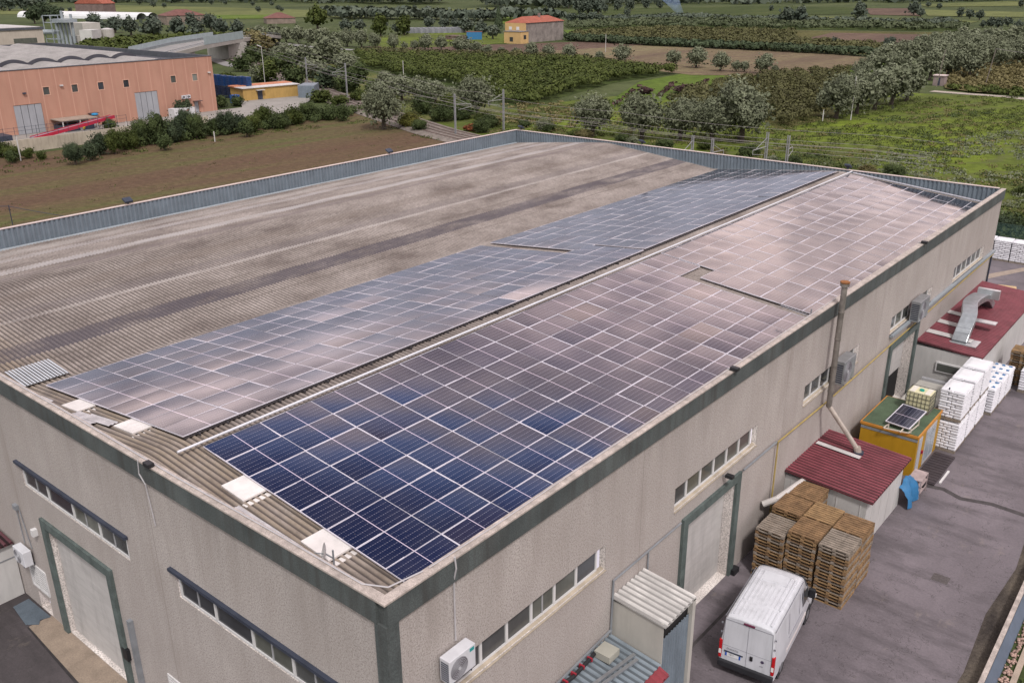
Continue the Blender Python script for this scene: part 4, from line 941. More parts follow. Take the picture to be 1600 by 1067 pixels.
b = MB(); b.box(6.75,7.4,24.0,24.55,.014,.02); b.box(6.85,7.3,24.1,24.45,.02,.024); tag(b.build('manhole_cover', mk('manhole_iron',(.10,.085,.085),.7,.3,12,fine=.5), bevel=.003),'rusty rectangular manhole cover set in the yard asphalt','manhole')
b = MB(); P = [(4.2,31.7),(5.0,31.9),(5.9,31.5),(7.2,31.9),(8.9,31.8)]
for a,c in zip(P[:-1],P[1:]): b.poly([(a[0],a[1]-.17,.0155),(c[0],c[1]-.17,.0155),(c[0],c[1]+.17,.0155),(a[0],a[1]+.17,.0155)])
b.poly([(1.0,12.6,.0155),(1.12,12.6,.0155),(1.2,18.8,.0155),(1.06,18.8,.0155)]); 
tag(b.build('tar_joint', mk('tar_black',(.055,.048,.05),.7,.3,4)),None,None,None,'structure')
b = MB(); b.poly([(-3.0,70,.018),(-2.2,69.6,.018),(.2,75,.018),(-.4,75.3,.018)]); tag(b.build('worn_marking', mk('worn_beige',(.30,.24,.20),.9,.2,3)),None,None,None,'structure')
# green wire fence behind the sacks
fnc = empty('green_fence',(0,78,0),'tall green netting fence behind the row of white sacks','fence')
netm, _nt, _b = nodes('green_netting'); 
_c = ramp(_nt, noise(_nt, posn(_nt), 3, 3), [(.3,(.02,.05,.04)),(.7,(.06,.11,.09))]); L(_nt,_c,_b.inputs['Base Color'])
_b.inputs['Roughness'].default_value = .8
vz = N(_nt,'ShaderNodeTexVoronoi'); vz.inputs['Scale'].default_value = 14; L(_nt, posn(_nt), vz.inputs['Vector']); L(_nt, ramp(_nt, vz.outputs['Distance'], [(.30,.96),(.42,.45)]), _b.inputs['Alpha'])
b = MB(); ribbed(b,(-11,78.6),(14,77.6),0,2.7,1.2,.02,(0,-1)); b.build('netting', netm, fnc)
b = MB()
for k in range(13): b.tube((-11+k*2.05,78.62-k*.08,0),(-11+k*2.05,78.62-k*.08,2.8),.035,6)
b.tube((-11,78.6,2.75),(14,77.6,2.75),.025,6); b.build('fence_posts', mk('post_green',(.03,.06,.045),.6,.2,2), fnc)

pal = dict(
 mown=field_mat('mown_stubble',(.108,.062,.046),(.120,.085,.050),(.085,.105,.032),.13,0.03,14,.35,(.10,.062,.045),5.2),
 grass=field_mat('rough_green_grass',(.065,.072,.028),(.098,.128,.022),(.16,.21,.022),.05,.5,2.6,.4,(.085,.08,.045),6.5),
 bright=field_mat('bright_grass',(.06,.095,.016),(.09,.135,.022),(.12,.16,.032),.05,.6,3),
 weeds=field_mat('weedy_ground',(.06,.07,.025),(.10,.115,.035),(.15,.13,.06),.22,.4,1.5),
 brown=field_mat('ploughed_soil',(.085,.055,.045),(.12,.08,.062),(.16,.11,.08),.03,.95,8,.4,(.07,.045,.04),6),
 tan=field_mat('stubble_field',(.115,.082,.06),(.165,.13,.078),(.19,.165,.09),.05,1.0,10,.5,(.12,.075,.065),9),
 ygreen=field_mat('yellow_green_crop',(.085,.10,.036),(.125,.14,.05),(.155,.165,.065),.01,1.0,6),
 dgreen=field_mat('dark_orchard_floor',(.035,.05,.016),(.05,.07,.02),(.075,.09,.03),.06,.9,5,.4,(.02,.03,.012),14),
 olive=field_mat('olive_brown_orchard_floor',(.065,.06,.022),(.09,.085,.03),(.12,.11,.045),.05,1.0,7,.3,(.05,.045,.02),12),
 vine=field_mat('vineyard_rows',(.10,.085,.045),(.15,.13,.06),(.19,.16,.075),.06,.5,6,.5,(.07,.065,.03),3.0),
 conc=mk('pale_concrete_yard',(.27,.25,.235),.9,.12,.3,dirt=.3))
zc = [0.02]
def field(mk_, px, name='field', z=None):
    zc[0] += .012
    P = [G(*p) for p in px]; return sheet(name,[[(p.x,p.y) for p in P]],pal[mk_],z=zc[0] if z is None else z)
def fieldw(mk_, P, name='field'):
    zc[0] += .004; return sheet(name,[P],pal[mk_],z=zc[0])
fieldw('mown',[(-130,-10),(-60,-10),(-43.7,0.1),(-43.7,58),(-46,80),(-88,95),(-103,101),(-122,109),(-126,72),(-127,45)])
fieldw('grass',[(-46,79),(-88,99),(-104,107),(-100,150),(-84,190),(-30,205),(60,230),(70,80)])
fieldw('weeds',[(-104,104),(-150,124),(-215,155),(-215,175),(-150,150),(-100,125)])
field('dgreen',[(545,88),(800,97),(905,99),(1060,115),(960,130),(880,152),(840,168),(790,165),(700,135),(560,108)])
field('bright',[(1000,128),(1070,115),(1200,118),(1120,135),(1010,165),(930,172)])
field('olive',[(1040,165),(1130,130),(1280,118),(1340,112),(1290,150),(1310,183),(1220,203),(1190,190)])
field('bright',[(1270,118),(1370,95),(1390,100),(1350,118)])
field('tan',[(800,72),(1000,72),(1250,82),(1375,92),(1350,101),(1240,120),(1080,118),(960,104),(800,92)])
field('brown',[(560,74),(800,70),(905,66),(1010,71),(900,78),(800,82),(700,80)])
field('grass',[(560,60),(700,48),(800,55),(798,68),(700,74),(600,76)])
field('olive',[(885,60),(900,52),(1030,45),(1500,52),(1440,78),(1378,87),(1150,76)])
field('brown',[(1240,66),(1300,52),(1500,56),(1440,72),(1330,74)])
field('bright',[(880,48),(1040,45),(1000,52),(890,56)])
field('dgreen',[(880,40),(1060,31),(1500,41),(1520,50),(1040,44),(890,46)])
field('ygreen',[(1000,30),(1200,24),(1530,34),(1500,41),(1060,34)])
field('ygreen',[(130,8),(420,14),(560,20),(800,12),(800,17),(560,28),(400,28),(240,26),(130,16)])
field('ygreen',[(0,16),(140,14),(150,24),(0,23)])
field('brown',[(500,17),(640,17),(650,23),(520,24)])
field('bright',[(240,25),(430,24),(420,30),(300,31)])
field('bright',[(770,28),(820,26),(830,40),(780,38)])
field('dgreen',[(880,16),(1200,10),(1400,14),(1380,22),(1050,28),(900,26)])
field('brown',[(1350,14),(1420,14),(1440,26),(1360,24)])
field('ygreen',[(1440,16),(1600,20),(1600,28),(1450,26)])
field('vine',[(1470,106),(1600,95),(1600,150),(1520,146),(1476,140)])
field('ygreen',[(1430,8),(1600,2),(1600,10),(1450,12)])
# tracks and the concrete yard of the brick-coloured warehouse
fieldw('conc',[(-130,0),(-145,0),(-145,96),(-170,112),(-150,118),(-132,100)],'yard')
p = [G(1456,143),G(1520,148),G(1575,152),G(1640,160)]
def track(pts, w, m, name='path', z=.06):
    b = MB()
    for a,c in zip(pts[:-1],pts[1:]):
        d = (c-a).normalized(); n = Vector((-d.y,d.x,0))*w/2; b.poly([(a+n).to_tuple()[:2]+(z,),(a-n).to_tuple()[:2]+(z,),(c-n).to_tuple()[:2]+(z,),(c+n).to_tuple()[:2]+(z,)])
    o = b.build(name, m, None); return tag(o,None,None,None,'structure')
pale = mk('pale_track',(.34,.29,.25),.95,.12,.3)
track(p,3.0,pale); track([G(560,86),G(640,80),G(720,70),G(760,66),G(800,68)],3,pale); track([G(425,67),G(470,72),G(540,78),G(600,80)],5,mk('grey_road',(.24,.23,.23),.9,.1,.2),'road')
track([G(330,92),G(360,103),G(410,112)],4,mk('grey_road',(.24,.23,.23)),'road',.08)

# railway
RW = [(-260,172),(-200,144.5),(-140,117),(-105,102.5),(-88,96.3),(-64,91.0),(-40,90),(-14,92)]
RW = [Vector((x,y,0)) for x,y in RW]
def offset(pts, o, z):
    out = []
    for i,p in enumerate(pts):
        d = (pts[min(i+1,len(pts)-1)]-pts[max(i-1,0)]).normalized(); out.append(Vector((p.x-d.y*o,p.y+d.x*o,z)))
    return out
def smoothp(pts, n=6):
    out = []
    for i in range(len(pts)-1):
        p0 = pts[max(i-1,0)]; p1 = pts[i]; p2 = pts[i+1]; p3 = pts[min(i+2,len(pts)-1)]
        for k in range(n):
            t = k/n; out.append(.5*((2*p1)+(-p0+p2)*t+(2*p0-5*p1+4*p2-p3)*t*t+(-p0+3*p1-3*p2+p3)*t**3))
    out.append(pts[-1]); return out
RS = smoothp(RW)
b = MB(); A = offset(RS,-4.0,.08); B_ = offset(RS,4.0,.08)
C_ = offset(RS,-3.0,.38); D_ = offset(RS,3.0,.38)
for X_,Y_ in ((A,C_),(C_,D_),(D_,B_)):
    for i in range(len(RS)-1): b.poly([X_[i],X_[i+1],Y_[i+1],Y_[i]])
tag(b.build('railway_bed', mk('ballast',(.22,.185,.165),.95,.3,1.2,fine=.6), None),None,None,None,'structure')
for k,o_ in enumerate((-1.35,1.35)):
    tr = empty('railway_track',RS[12].to_tuple()[:2]+(.4,),'%s of the two railway tracks crossing behind the field'%['nearer','farther'][k],'railway track','railway tracks behind the field')
    for s_ in (-.72,.72):
        b = MB(); q = offset(RS,o_+s_,.46)
        for a,c in zip(q[:-1],q[1:]): b.bar(a,c,.09,.14)
        b.build('rail', mk('rail_steel',(.23,.17,.15),.5,.2,3,metal=.4), tr)
    b = MB(); q = offset(RS,o_,.39)
    for a,c in zip(q[:-1],q[1:]):
        n = max(1,int((c-a).length/1.2)); d = (c-a).normalized()
        for i in range(n): m0 = a+(c-a)*(i/n); s_ = Vector((-d.y,d.x,0)); b.bar(m0-s_*1.25,m0+s_*1.25,.24,.08)
    b.build('sleepers', mk('sleeper',(.17,.14,.13),.9,.2,2), tr)
polem = mk('mast_grey',(.24,.24,.255),.6,.12,2)
def mast(p, h, side, label):
    r = empty('catenary_mast',p,label,'railway mast','railway catenary masts')
    b = MB(); x,y,_ = p
    for dx in (-.11,.11): b.box(x+dx-.035,x+dx+.035,y-.09,y+.09,0,h)
    for k in range(int(h/.5)): b.bar((x-.11,y,k*.5),(x+.11,y,k*.5+.5),.03,.03)
    b.build('mast_column', polem, r)
    b = MB(); d = Vector(side); e = Vector((x,y,h-1.6)); f_ = e+d*2.9+Vector((0,0,-.1)); b.bar(e,f_,.07,.07); b.bar((x,y,h-.6),e+d*2.2,.05,.05); b.bar(f_,f_+Vector((0,0,-.5)),.05,.05); b.bar(e+d*.6+Vector((0,0,-.9)),f_+Vector((0,0,-.45)),.05,.05); b.build('bracket_arm', mk('arm_pale',(.30,.30,.30),.5,.1,2), r)
    return r
ms = [((*G(481,137).to_tuple()[:2],0),6.8,(.9,.4,0),'mast left of the shrubs, beside the grey shed'),((*G(543,155).to_tuple()[:2],0),7.3,(-.4,-.9,0),'mast behind the hedge end, second from the left'),
      ((*G(712,213).to_tuple()[:2],0),6.6,(.35,.94,0),'mast on the near side of the tracks by the field corner'),((*G(787,206).to_tuple()[:2],0),6.8,(-.3,-.95,0),'mast beyond the tracks near the far parapet corner'),
      ((*G(1083,212,6.2).to_tuple()[:2],0),6.2,(0,-1,0),'left one of the short pair rising behind the far parapet'),((*G(1114,217,6.2).to_tuple()[:2],0),6.2,(0,1,0),'right one of the short pair rising behind the far parapet'),
      ((*G(1200,207,7.0).to_tuple()[:2],0),7.0,(-.1,-1,0),'left one of the taller pair rising behind the far parapet'),((*G(1233,212,7.0).to_tuple()[:2],0),7.0,(-.2,.95,0),'right one of the taller pair rising behind the far parapet')]
for p_,h,s_,l_ in ms: mast(p_,h,s_,'grey lattice railway '+l_)
wirem = mk('wire_grey',(.30,.27,.27),.6,.1,2)
for k,(o_,z_,w_) in enumerate([(-1.35,5.0,'lower contact wire over the nearer track'),(-1.35,6.0,'upper carrier wire over the nearer track'),(1.35,5.0,'lower contact wire over the farther track'),(1.35,6.0,'upper carrier wire over the farther track'),(4.4,6.7,'feeder wire beyond the tracks'),(-4.2,6.4,'feeder wire on the near side of the tracks')]):
    q = offset(RS,o_,0); b = MB()
    for i in range(len(q)-1):
        def zz(i): t = (i%8)/8; return z_-.35*math.sin(math.pi*t)*(1 if z_ > 5.5 else .2)
        b.tube((q[i].x,q[i].y,zz(i)),(q[i+1].x,q[i+1].y,zz(i+1) if (i+1)%8 else z_),.016,4,caps=False)
    tag(b.build('overhead_wire', wirem, None),'thin grey '+w_,'wire','overhead railway wires')

# ------------------------------------------------------------------ foliage generator
def leaf_cloud(C, size, rr, up=.25, out=None):
    "one small quad per centre, random facing"
    n = len(C); a = rr.normal(size=(n,3)); a /= np.linalg.norm(a,axis=1)[:,None]
    nrm = rr.normal(size=(n,3)); nrm[:,2] = np.abs(nrm[:,2])+up
    if out is not None: nrm = out*1.0+rr.normal(size=(n,3))*.42+np.array([0,0,.25])
    nrm /= np.linalg.norm(nrm,axis=1)[:,None]
    a = a-(a*nrm).sum(1)[:,None]*nrm; a /= np.linalg.norm(a,axis=1)[:,None]+1e-9; b = np.cross(nrm,a)
    s = (size*(.55+.9*rr.random(n)))[:,None]
    V = np.stack([C-a*s-b*s*.5, C+a*s*.3-b*s*.75, C+a*s+b*s*.45, C-a*s*.35+b*s*.7],1).reshape(-1,3)
    Q = np.arange(4*n).reshape(n,4); return V, Q
def crown_pts(n, rr, kind):
    if kind == 'cypress':
        t = rr.random(n)**.8; th = rr.random(n)*2*np.pi; r = .5*(1-t)**.7*(.75+.3*rr.random(n)); return np.stack([r*np.cos(th), r*np.sin(th), t],1), rr.random(n), np.stack([np.cos(th),np.sin(th),.4+0*th],1)
    nb = {'olive':22,'round':16,'bush':13,'tall':16}[kind]
    cen = []; 
    while len(cen) < nb:
        p = rr.uniform(-1,1,3)
        if kind != 'bush' and p[2] < -.75: continue
        if (p**2).sum() < 1: cen.append(p)
    cen = np.array(cen)*np.array([.34,.34,.30]); rad = rr.uniform(.08,.215,nb); zc_ = {'olive':.60,'round':.58,'bush':.45,'tall':.55}[kind]
    k = rr.integers(0,nb,n); d = rr.normal(size=(n,3)); d /= np.linalg.norm(d,axis=1)[:,None]
    P = cen[k]+d*(rad[k]*(.62+.55*rr.random(n)**1.5))[:,None]; sh = (rr.random(nb)[k]*.6+rr.random(n)*.4)
    P[:,2] = P[:,2]*({'olive':1.0,'round':1.25,'bush':1.1,'tall':1.35}[kind])+zc_; P[:,2] = np.maximum(P[:,2],.10 if kind != 'bush' else .01)
    # a core of leaves, coloured darker for inner shade, keeps the heart dense
    return P, sh, d
FOL = dict(
 olive=foliage('olive_leaves',(.095,.105,.066),(.160,.174,.112),(.235,.250,.175)),
 green=foliage('green_leaves',(.030,.042,.017),(.063,.085,.031),(.106,.136,.049)),
 dark=foliage('dark_leaves',(.026,.038,.022),(.055,.075,.04),(.095,.12,.065)),
 yell=foliage('yellowing_leaves',(.05,.05,.012),(.13,.13,.03),(.22,.20,.05)),
 orch=foliage('orchard_leaves',(.030,.042,.011),(.068,.086,.022),(.116,.136,.038)),
 orchb=foliage('browning_orchard_leaves',(.045,.043,.018),(.086,.085,.036),(.131,.127,.057)),
 purple=foliage('brushwood',(.035,.02,.02),(.075,.042,.042),(.12,.075,.07)),
 rust=foliage('rust_leaves',(.10,.03,.015),(.22,.07,.03),(.3,.12,.05)),
 straw=foliage('dry_weeds',(.085,.072,.030),(.153,.132,.060),(.221,.187,.094)),
 fargreen=foliage('hazed_orchard_leaves',(.053,.067,.037),(.078,.094,.049),(.107,.123,.070)),  # green dulled by distance haze put into the leaf colour
 haze=foliage('hazed_far_leaves',(.061,.078,.061),(.086,.105,.080),(.123,.139,.102)))  # aerial haze baked into the leaf colour, paler and greyer
bark = mk('bark',(.07,.055,.045),.95,.3,6)
CROWN = {}
def crown_mesh(kind, mat, lod, var):
    key = (kind,mat,lod,var)
    if key in CROWN: return CROWN[key]
    rr = np.random.default_rng(abs(hash((kind,lod,var)))%9999 if False else (len(kind)*131+lod*37+var*7+sum(map(ord,kind))))
    n, s = {0:(10500,.0165),1:(3600,.027),2:(950,.052)}[lod]
    P, sh, dn_ = crown_pts(n, rr, kind); 
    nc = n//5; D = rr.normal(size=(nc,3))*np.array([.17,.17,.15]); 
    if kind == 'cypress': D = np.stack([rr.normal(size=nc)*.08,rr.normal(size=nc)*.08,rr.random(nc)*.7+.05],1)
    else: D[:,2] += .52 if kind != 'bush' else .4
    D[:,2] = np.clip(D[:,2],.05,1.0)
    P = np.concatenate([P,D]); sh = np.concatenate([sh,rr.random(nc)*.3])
    V,Q = leaf_cloud(P, np.concatenate([np.full(n,s),np.full(nc,s*1.8)]), rr, .25, np.concatenate([dn_,rr.normal(size=(nc,3))*.6]))
    me = mesh_np('crown', V, Q, FOL[mat], False, np.repeat(sh,4)); CROWN[key] = me; return me
TRUNK = {}
def trunk_mesh(kind, var):
    if (kind,var) in TRUNK: return TRUNK[(kind,var)]
    rr = random.Random(var*5+1); b = MB(); h = .42
    j = (rr.uniform(-.03,.03),rr.uniform(-.03,.03))
    b.tube((0,0,0),(j[0],j[1],h*.55),.055,8,.038)
    for k in range(5):
        a = k*1.257+rr.random(); r = .2+.08*rr.random(); b.tube((j[0],j[1],h*.5),(j[0]+r*math.cos(a),j[1]+r*math.sin(a),.62+.12*rr.random()),.024,6,.008)
    me = bpy.data.meshes.new('trunk'); me.from_pydata(b.v,[],b.f); me.materials.append(bark); TRUNK[(kind,var)] = me; return me
NT = [0]
def tree(px, py, wpx, hr=.95, kind='olive', mat='olive', label='', cat='tree', group=None, name=None, pos=None):
    p = G(px,py) if pos is None else Vector(pos); mp_ = mpp(p); w = wpx*mp_; h = w*hr
    lod = 0 if mp_ < .125 and wpx > 28 else (1 if mp_ < .26 and wpx > 13 else 2)
    NT[0] += 1; v = NT[0]%4
    r = empty(name or {'olive':'olive_tree','round':'broadleaf_tree','bush':'bush','tall':'broadleaf_tree','cypress':'cypress_tree'}[kind], p, label, cat, group, None, random.uniform(0,6.28))
    r.scale = (w*random.uniform(.94,1.06), w*random.uniform(.94,1.06), h)
    c = bpy.data.objects.new('crown', crown_mesh(kind,mat,lod,v)); col.objects.link(c); c.parent = r
    if kind != 'bush' :
        t = bpy.data.objects.new('trunk', trunk_mesh(kind,v%2)); col.objects.link(t); t.parent = r
    return r
def row(pts, desc, group, **kw):
    for i,q in enumerate(pts): tree(*q, label=desc%ordn(i), group=group, **kw)

# near olives behind the far parapet
for q,l_ in [((600,203,72),'large solitary grey-green olive at the corner of the mown field'),((925,214,68),'round dark olive standing alone just beyond the far parapet'),
             ((1003,218,76),'olive next to the solitary round one beyond the far parapet'),((1062,221,70),'olive in the middle of the clump behind the far parapet'),
             ((1112,222,66),'olive left of the open-trunked one behind the far parapet'),((1157,222,96),'wide olive with visible dark trunk behind the railway masts'),((745,180,64),'big grey olive just beyond the tall railway mast')]:
    tree(*q,hr=.98,label=l_,group='olives around the railway')
row([(603,150,40),(628,158,42),(655,160,42),(680,163,40),(702,170,36)],'grey olive, %s from the left in the clump before the orchard','olives in front of the orchard',hr=.9)
# diagonal olive row at the right
row([(1306,186,62),(1338,179,58),(1366,172,58),(1392,165,56),(1416,159,52)],'olive with dark trunk, %s from the front of the diagonal row in the grass','diagonal olive row in the grass',hr=1.02)
row([(1365,122,38),(1400,124,40),(1452,126,41),(1480,122,38),(1514,124,45),(1385,106,34),(1420,104,34),(1458,104,36),(1495,100,34),(1530,104,36),(1560,108,36),(1590,104,34),(1345,128,31)],'bushy olive, %s of those filling the front of the right-hand grove','olive grove at the right, front part',hr=1.0)
k_ = []
rq = random.Random(4)
for yy,n,x0,x1,w_ in ((93,8,1400,1600,36),(84,9,1425,1610,33),(75,9,1450,1610,30),(67,8,1480,1612,27)):
    for i in range(n): k_.append((x0+(x1-x0)*(i+.5)/n+rq.uniform(-5,5), yy+rq.uniform(-2,2), w_*rq.uniform(.68,.95)))
row(k_,'bushy olive, %s of those filling the rear of the right-hand grove','olive grove at the right, rear part',hr=.9)
# olives of the band in the middle distance, left to right
row([(830,92,26),(857,93,24),(890,96,28),(916,96,13),(936,98,18),(971,101,32),(1052,104,27),(1088,107,34),(1125,112,31),(1150,113,18),(1163,113,18),(1192,116,32),(1210,116,14)],'round olive, %s from the left along the tan stubble field','olives along the stubble field',hr=.9)
row([(721,86,36),(742,84,24),(760,88,22),(783,87,16),(806,88,16)],'low olive, %s from the left in front of the yellow house','low olives in front of the yellow house',hr=.75)
row([(405,66,24),(430,68,26),(448,68,24),(466,70,26),(487,71,24),(505,72,26),(523,73,22),(543,74,26),(565,75,26),(586,76,22),(615,79,24),(632,79,12),(648,80,16),(665,81,25),(690,80,22)],'dark round olive, %s from the left in the row along the pale track','olive row along the pale track',hr=1.0)
row([(540,52,22),(562,50,20),(600,46,16),(622,54,20),(670,46,20),(694,46,18),(712,47,18),(730,52,26),(752,58,26),(770,62,24)],'dark olive, %s from the left in the row behind the blue tarpaulin','second olive row behind the track',hr=.9,mat='haze')
row([(497,47,34),(595,58,30),(632,56,26)],'tall brownish broadleaf tree, %s from the left among the olives','tall brownish trees among the olives',kind='round',mat='orch',hr=1.0)
tree(779,46,14,2.3,'cypress','dark','slim dark cypress left of the yellow house')
row([(240,62,34),(280,60,30),(312,62,26),(345,56,28),(372,56,24),(330,48,24),(300,46,22),(180,52,26),(205,56,28),(150,48,24),(165,58,20)],'grey-green tree, %s of the clump left of the flyover','trees left of the flyover',kind='round',mat='haze',hr=.9)
row([(70,36,26),(55,38,22),(90,38,20)],'dark pine-like tree, %s of three behind the beige factory','trees behind the beige factory',kind='round',mat='dark',hr=1.1)
row([(15,18,26),(38,18,24),(56,17,30),(3,17,18)],'large dark tree, %s of the group in the top left corner','large trees in the top left corner',kind='round',mat='haze',hr=.9)
row([(218,8,12),(240,12,10),(257,13,8),(300,5,10),(330,8,10),(352,8,8),(395,10,8),(425,10,8),(97,20,8),(110,20,8),(404,20,10),(435,17,9),(440,19,8),(503,18,8),(545,18,8),(580,16,8),(603,17,8),(637,17,8),(648,16,8)],'small far tree, %s of those dotted over the pale fields','far trees on the pale fields',mat='haze',hr=.85)
row([(905,22,24),(918,22,22),(935,22,20),(945,21,12),(888,14,24),(864,16,22),(965,17,16),(985,18,16),(980,27,11),(1010,14,14),(1030,14,12)],'tall dark tree, %s of the wood beyond the yellow house','dark wood beyond the yellow house',kind='tall',mat='haze',hr=1.1)
row([(1228,39,26),(1250,39,26),(1205,18,8),(1427,25,22),(1438,27,12),(1342,31,24),(1388,78,19),(1305,70,12),(1450,12,8),(1467,15,8),(1500,27,12),(1515,30,14),(1530,32,14),(1548,44,14),(1560,45,14),(1575,42,14),(1590,48,14),(1535,44,10),(1595,12,10)],'isolated round tree, %s of those scattered over the right-hand fields','isolated trees of the right-hand fields',kind='round',mat='haze',hr=.92)
row([(892,36,18),(910,36,18),(925,34,18),(938,34,14)],'grey bushy tree, %s in the short row behind the yellow house','short row behind the yellow house',mat='haze',hr=.8)
# hedge of bushes and small trees before the warehouse
row([(6,246,30),(22,252,26),(45,248,20),(66,250,16)],'scrubby bush, %s from the left at the concrete wall','bushes left of the concrete wall',kind='bush',mat='orch',hr=.9,name='bush')
row([(118,258,30),(142,252,26)],'small dark tree, %s of two standing out in the mown field','small trees out in the mown field',kind='round',mat='dark',hr=1.0)
hd = [(160,238,34),(182,236,32),(203,232,32),(225,228,34),(248,226,32),(268,222,34),(290,216,34),(311,214,30),(333,208,30),(353,210,30),(374,206,30),(396,203,30),(418,198,30),(440,197,28),(462,192,28),(480,188,26),(500,186,26),(516,184,22)]
rh = random.Random(8); HG = 'hedge before the brick-coloured warehouse'
for i,(a,b_,c) in enumerate(hd):
    tree(a+rh.uniform(-4,4),b_+2+rh.uniform(-3,3),c*rh.uniform(.92,1.35),rh.uniform(.85,1.25),rh.choice(['bush','round','bush']),rh.choice(['green','dark','green','orch']),'dense dark bush, %s from the left in the long hedge before the warehouse'%ordn(i),'bush',HG,name='bush')
canopy_later = True
row([(258,236,24),(386,215,26),(20,256,18),(535,190,24)],'small standing tree, %s from the left along the field side of the hedge','small trees along the hedge',kind='round',mat='green',hr=1.05)
tree(288,184,28,1.0,'round','dark','dark round evergreen beside the small warehouse door')
tree(172,205,24,.9,'bush','green','green bush in front of the low warehouse canopy',name='bush')
row([(345,168,26),(372,166,24)],'round green bush, %s of two at the corner of the warehouse','bushes at the warehouse corner',kind='bush',mat='green',hr=.8,name='bush')
# scrub between hedge and railway
sc = [(640,200,40,'yell',.75),(655,206,30,'green',.7),(672,160,30,'green',.9),(660,178,46,'green',.8),(690,190,44,'green',.8),(725,186,40,'green',.8),(735,205,26,'rust',.5),(752,208,34,'green',.8),(765,200,34,'green',.8),(700,176,40,'orch',.8),(560,160,30,'orch',.8),(545,145,50,'green',.75),(515,140,54,'dark',.7),(560,128,40,'green',.8),(490,122,50,'olive',.7),(460,135,46,'green',.8),(440,115,50,'green',.7),(420,128,44,'orch',.8),(440,92,34,'olive',.8),(470,100,50,'olive',.7),(510,100,60,'olive',.7),(545,112,44,'olive',.7),(400,100,40,'green',.8),(405,128,34,'olive',.9),(380,112,40,'green',.7),(585,150,30,'green',.9),(610,165,34,'orch',.6),(500,160,40,'orch',.6),(530,165,36,'orch',.5),(402,86,62,'straw',.62),(412,86,30,'straw',.6),(380,88,26,'straw',.6),(270,84,40,'straw',.4),(340,135,26,'yell',.6),(355,130,30,'orch',.6)]
for i,(x,y,w_,m_,h_) in enumerate(sc):
    tree(x,y,w_,h_,'bush',m_,'%s shrub, %s from the left in the scrub between flyover and railway'%({'green':'green','yell':'yellowing','rust':'rust-red','orch':'olive-green','dark':'dark','olive':'grey-green','straw':'dry straw-coloured'}[m_], ordn(sorted(range(len(sc)),key=lambda q:sc[q][0]).index(i))),'shrub','scrub between flyover and railway',name='shrub')
# shrubs at the far right behind the fence
for i in range(16):
    x = -9+i*1.5+rq.uniform(-.5,.5); y = 82+rq.uniform(0,5)
    tree(0,0,rq.uniform(38,56),.75,'bush',['green','orch','green','dark'][i%4],'%s green shrub from the factory corner behind the green fence'%ordn(i),'shrub','shrubs behind the green fence',name='shrub',pos=(x,y,0))
for i in range(22):
    x = -100+i*4.4+rq.uniform(-1.5,1.5); y = 108-((x+100)*.12)+rq.uniform(-2,5)+(4 if x > -60 else 0)
    tree(0,0,rq.uniform(22,40),.6,'bush',['green','orch','straw','green','olive'][i%5],'low %s shrub, %s along the far side of the railway'%(['green','olive-green','dry','green','grey-green'][i%5],ordn(i)),'shrub','low shrubs along the railway',name='shrub',pos=(x,y,0))
for q,l_ in [((1007,147,30),'left heap of purple-brown cut branches on the bright grass'),((1070,146,40),'right heap of purple-brown cut branches on the bright grass')]:
    tree(*q,hr=.42,kind='bush',mat='purple',label=l_,cat='brushwood heap',group='heaps of cut branches',name='brushwood_heap')

# masses nobody could count: orchard blocks, hedgerow crops, weeds
def inpoly(P, poly):
    x,y = P[:,0],P[:,1]; c = np.zeros(len(P),bool); n = len(poly); j = n-1
    for i in range(n):
        xi,yi = poly[i]; xj,yj = poly[j]
        t = ((yi > y) != (yj > y)) & (x < (xj-xi)*(y-yi)/((yj-yi) or 1e-9)+xi); c ^= t; j = i
    return c
def canopy(name, px, spacing, rad, height, nleaf, ls, mat, label, rot=.5, world=None, seed=1, jit=.25, rowsp=None, zlow=.25, flat=.5, mask=None):
    rr = np.random.default_rng(seed); poly = [G(*p).to_tuple()[:2] for p in px] if world is None else world
    A = np.array(poly); c,s = math.cos(rot),math.sin(rot); R2 = np.array([[c,-s],[s,c]])
    B2 = A@R2; lo,hi = B2.min(0),B2.max(0); rs = rowsp or spacing
    gx,gy = np.meshgrid(np.arange(lo[0],hi[0],rs),np.arange(lo[1],hi[1],spacing)); P = np.stack([gx.ravel(),gy.ravel()],1)+rr.normal(size=(gx.size,2))*spacing*jit*.5
    P = P@R2.T; P = P[inpoly(P,poly)]
    if mask is not None:
        from mathutils import noise as mnz
        P = P[np.array([mnz.noise(Vector((p[0]*mask[0]*(1.6),p[1]*mask[0],seed*3.1)))*.5+.5+.25*mnz.noise(Vector((p[0]*.3,p[1]*.3,seed))) > mask[1] for p in P],dtype=bool)] if len(P) else P
    n = len(P)
    if n == 0: return None
    hh = height*(.75+.4*rr.random(n)); k = np.repeat(np.arange(n),nleaf); m = len(k)
    d = rr.normal(size=(m,3)); d /= np.linalg.norm(d,axis=1)[:,None]; d *= (.6+.45*rr.random(m))[:,None]
    C = np.stack([P[k,0]+d[:,0]*rad, P[k,1]+d[:,1]*rad, hh[k]*(zlow+(1-zlow)*(.5+.5*d[:,2]))],1)
    V,Q = leaf_cloud(C, np.full(m,ls), rr, .3, d*1.2); sh = np.repeat(rr.random(n)[k]*.55+rr.random(m)*.45,4)
    org = Vector((float(A[:,0].mean()),float(A[:,1].mean()),0)); V = V-np.array(org)
    me = mesh_np(name,V,Q,FOL[mat],False,sh); o = bpy.data.objects.new(name,me); col.objects.link(o); o.location = org
    return tag(o,label,None,None,'stuff')
canopy('undergrowth',None,1.1,.8,1.5,80,.13,'green','tangled growth filling the foot of the long hedge',0,[(-128,56),(-119,56),(-118,100),(-123,108),(-127,104)],31,jit=1.6,zlow=0,mask=(.12,.36))
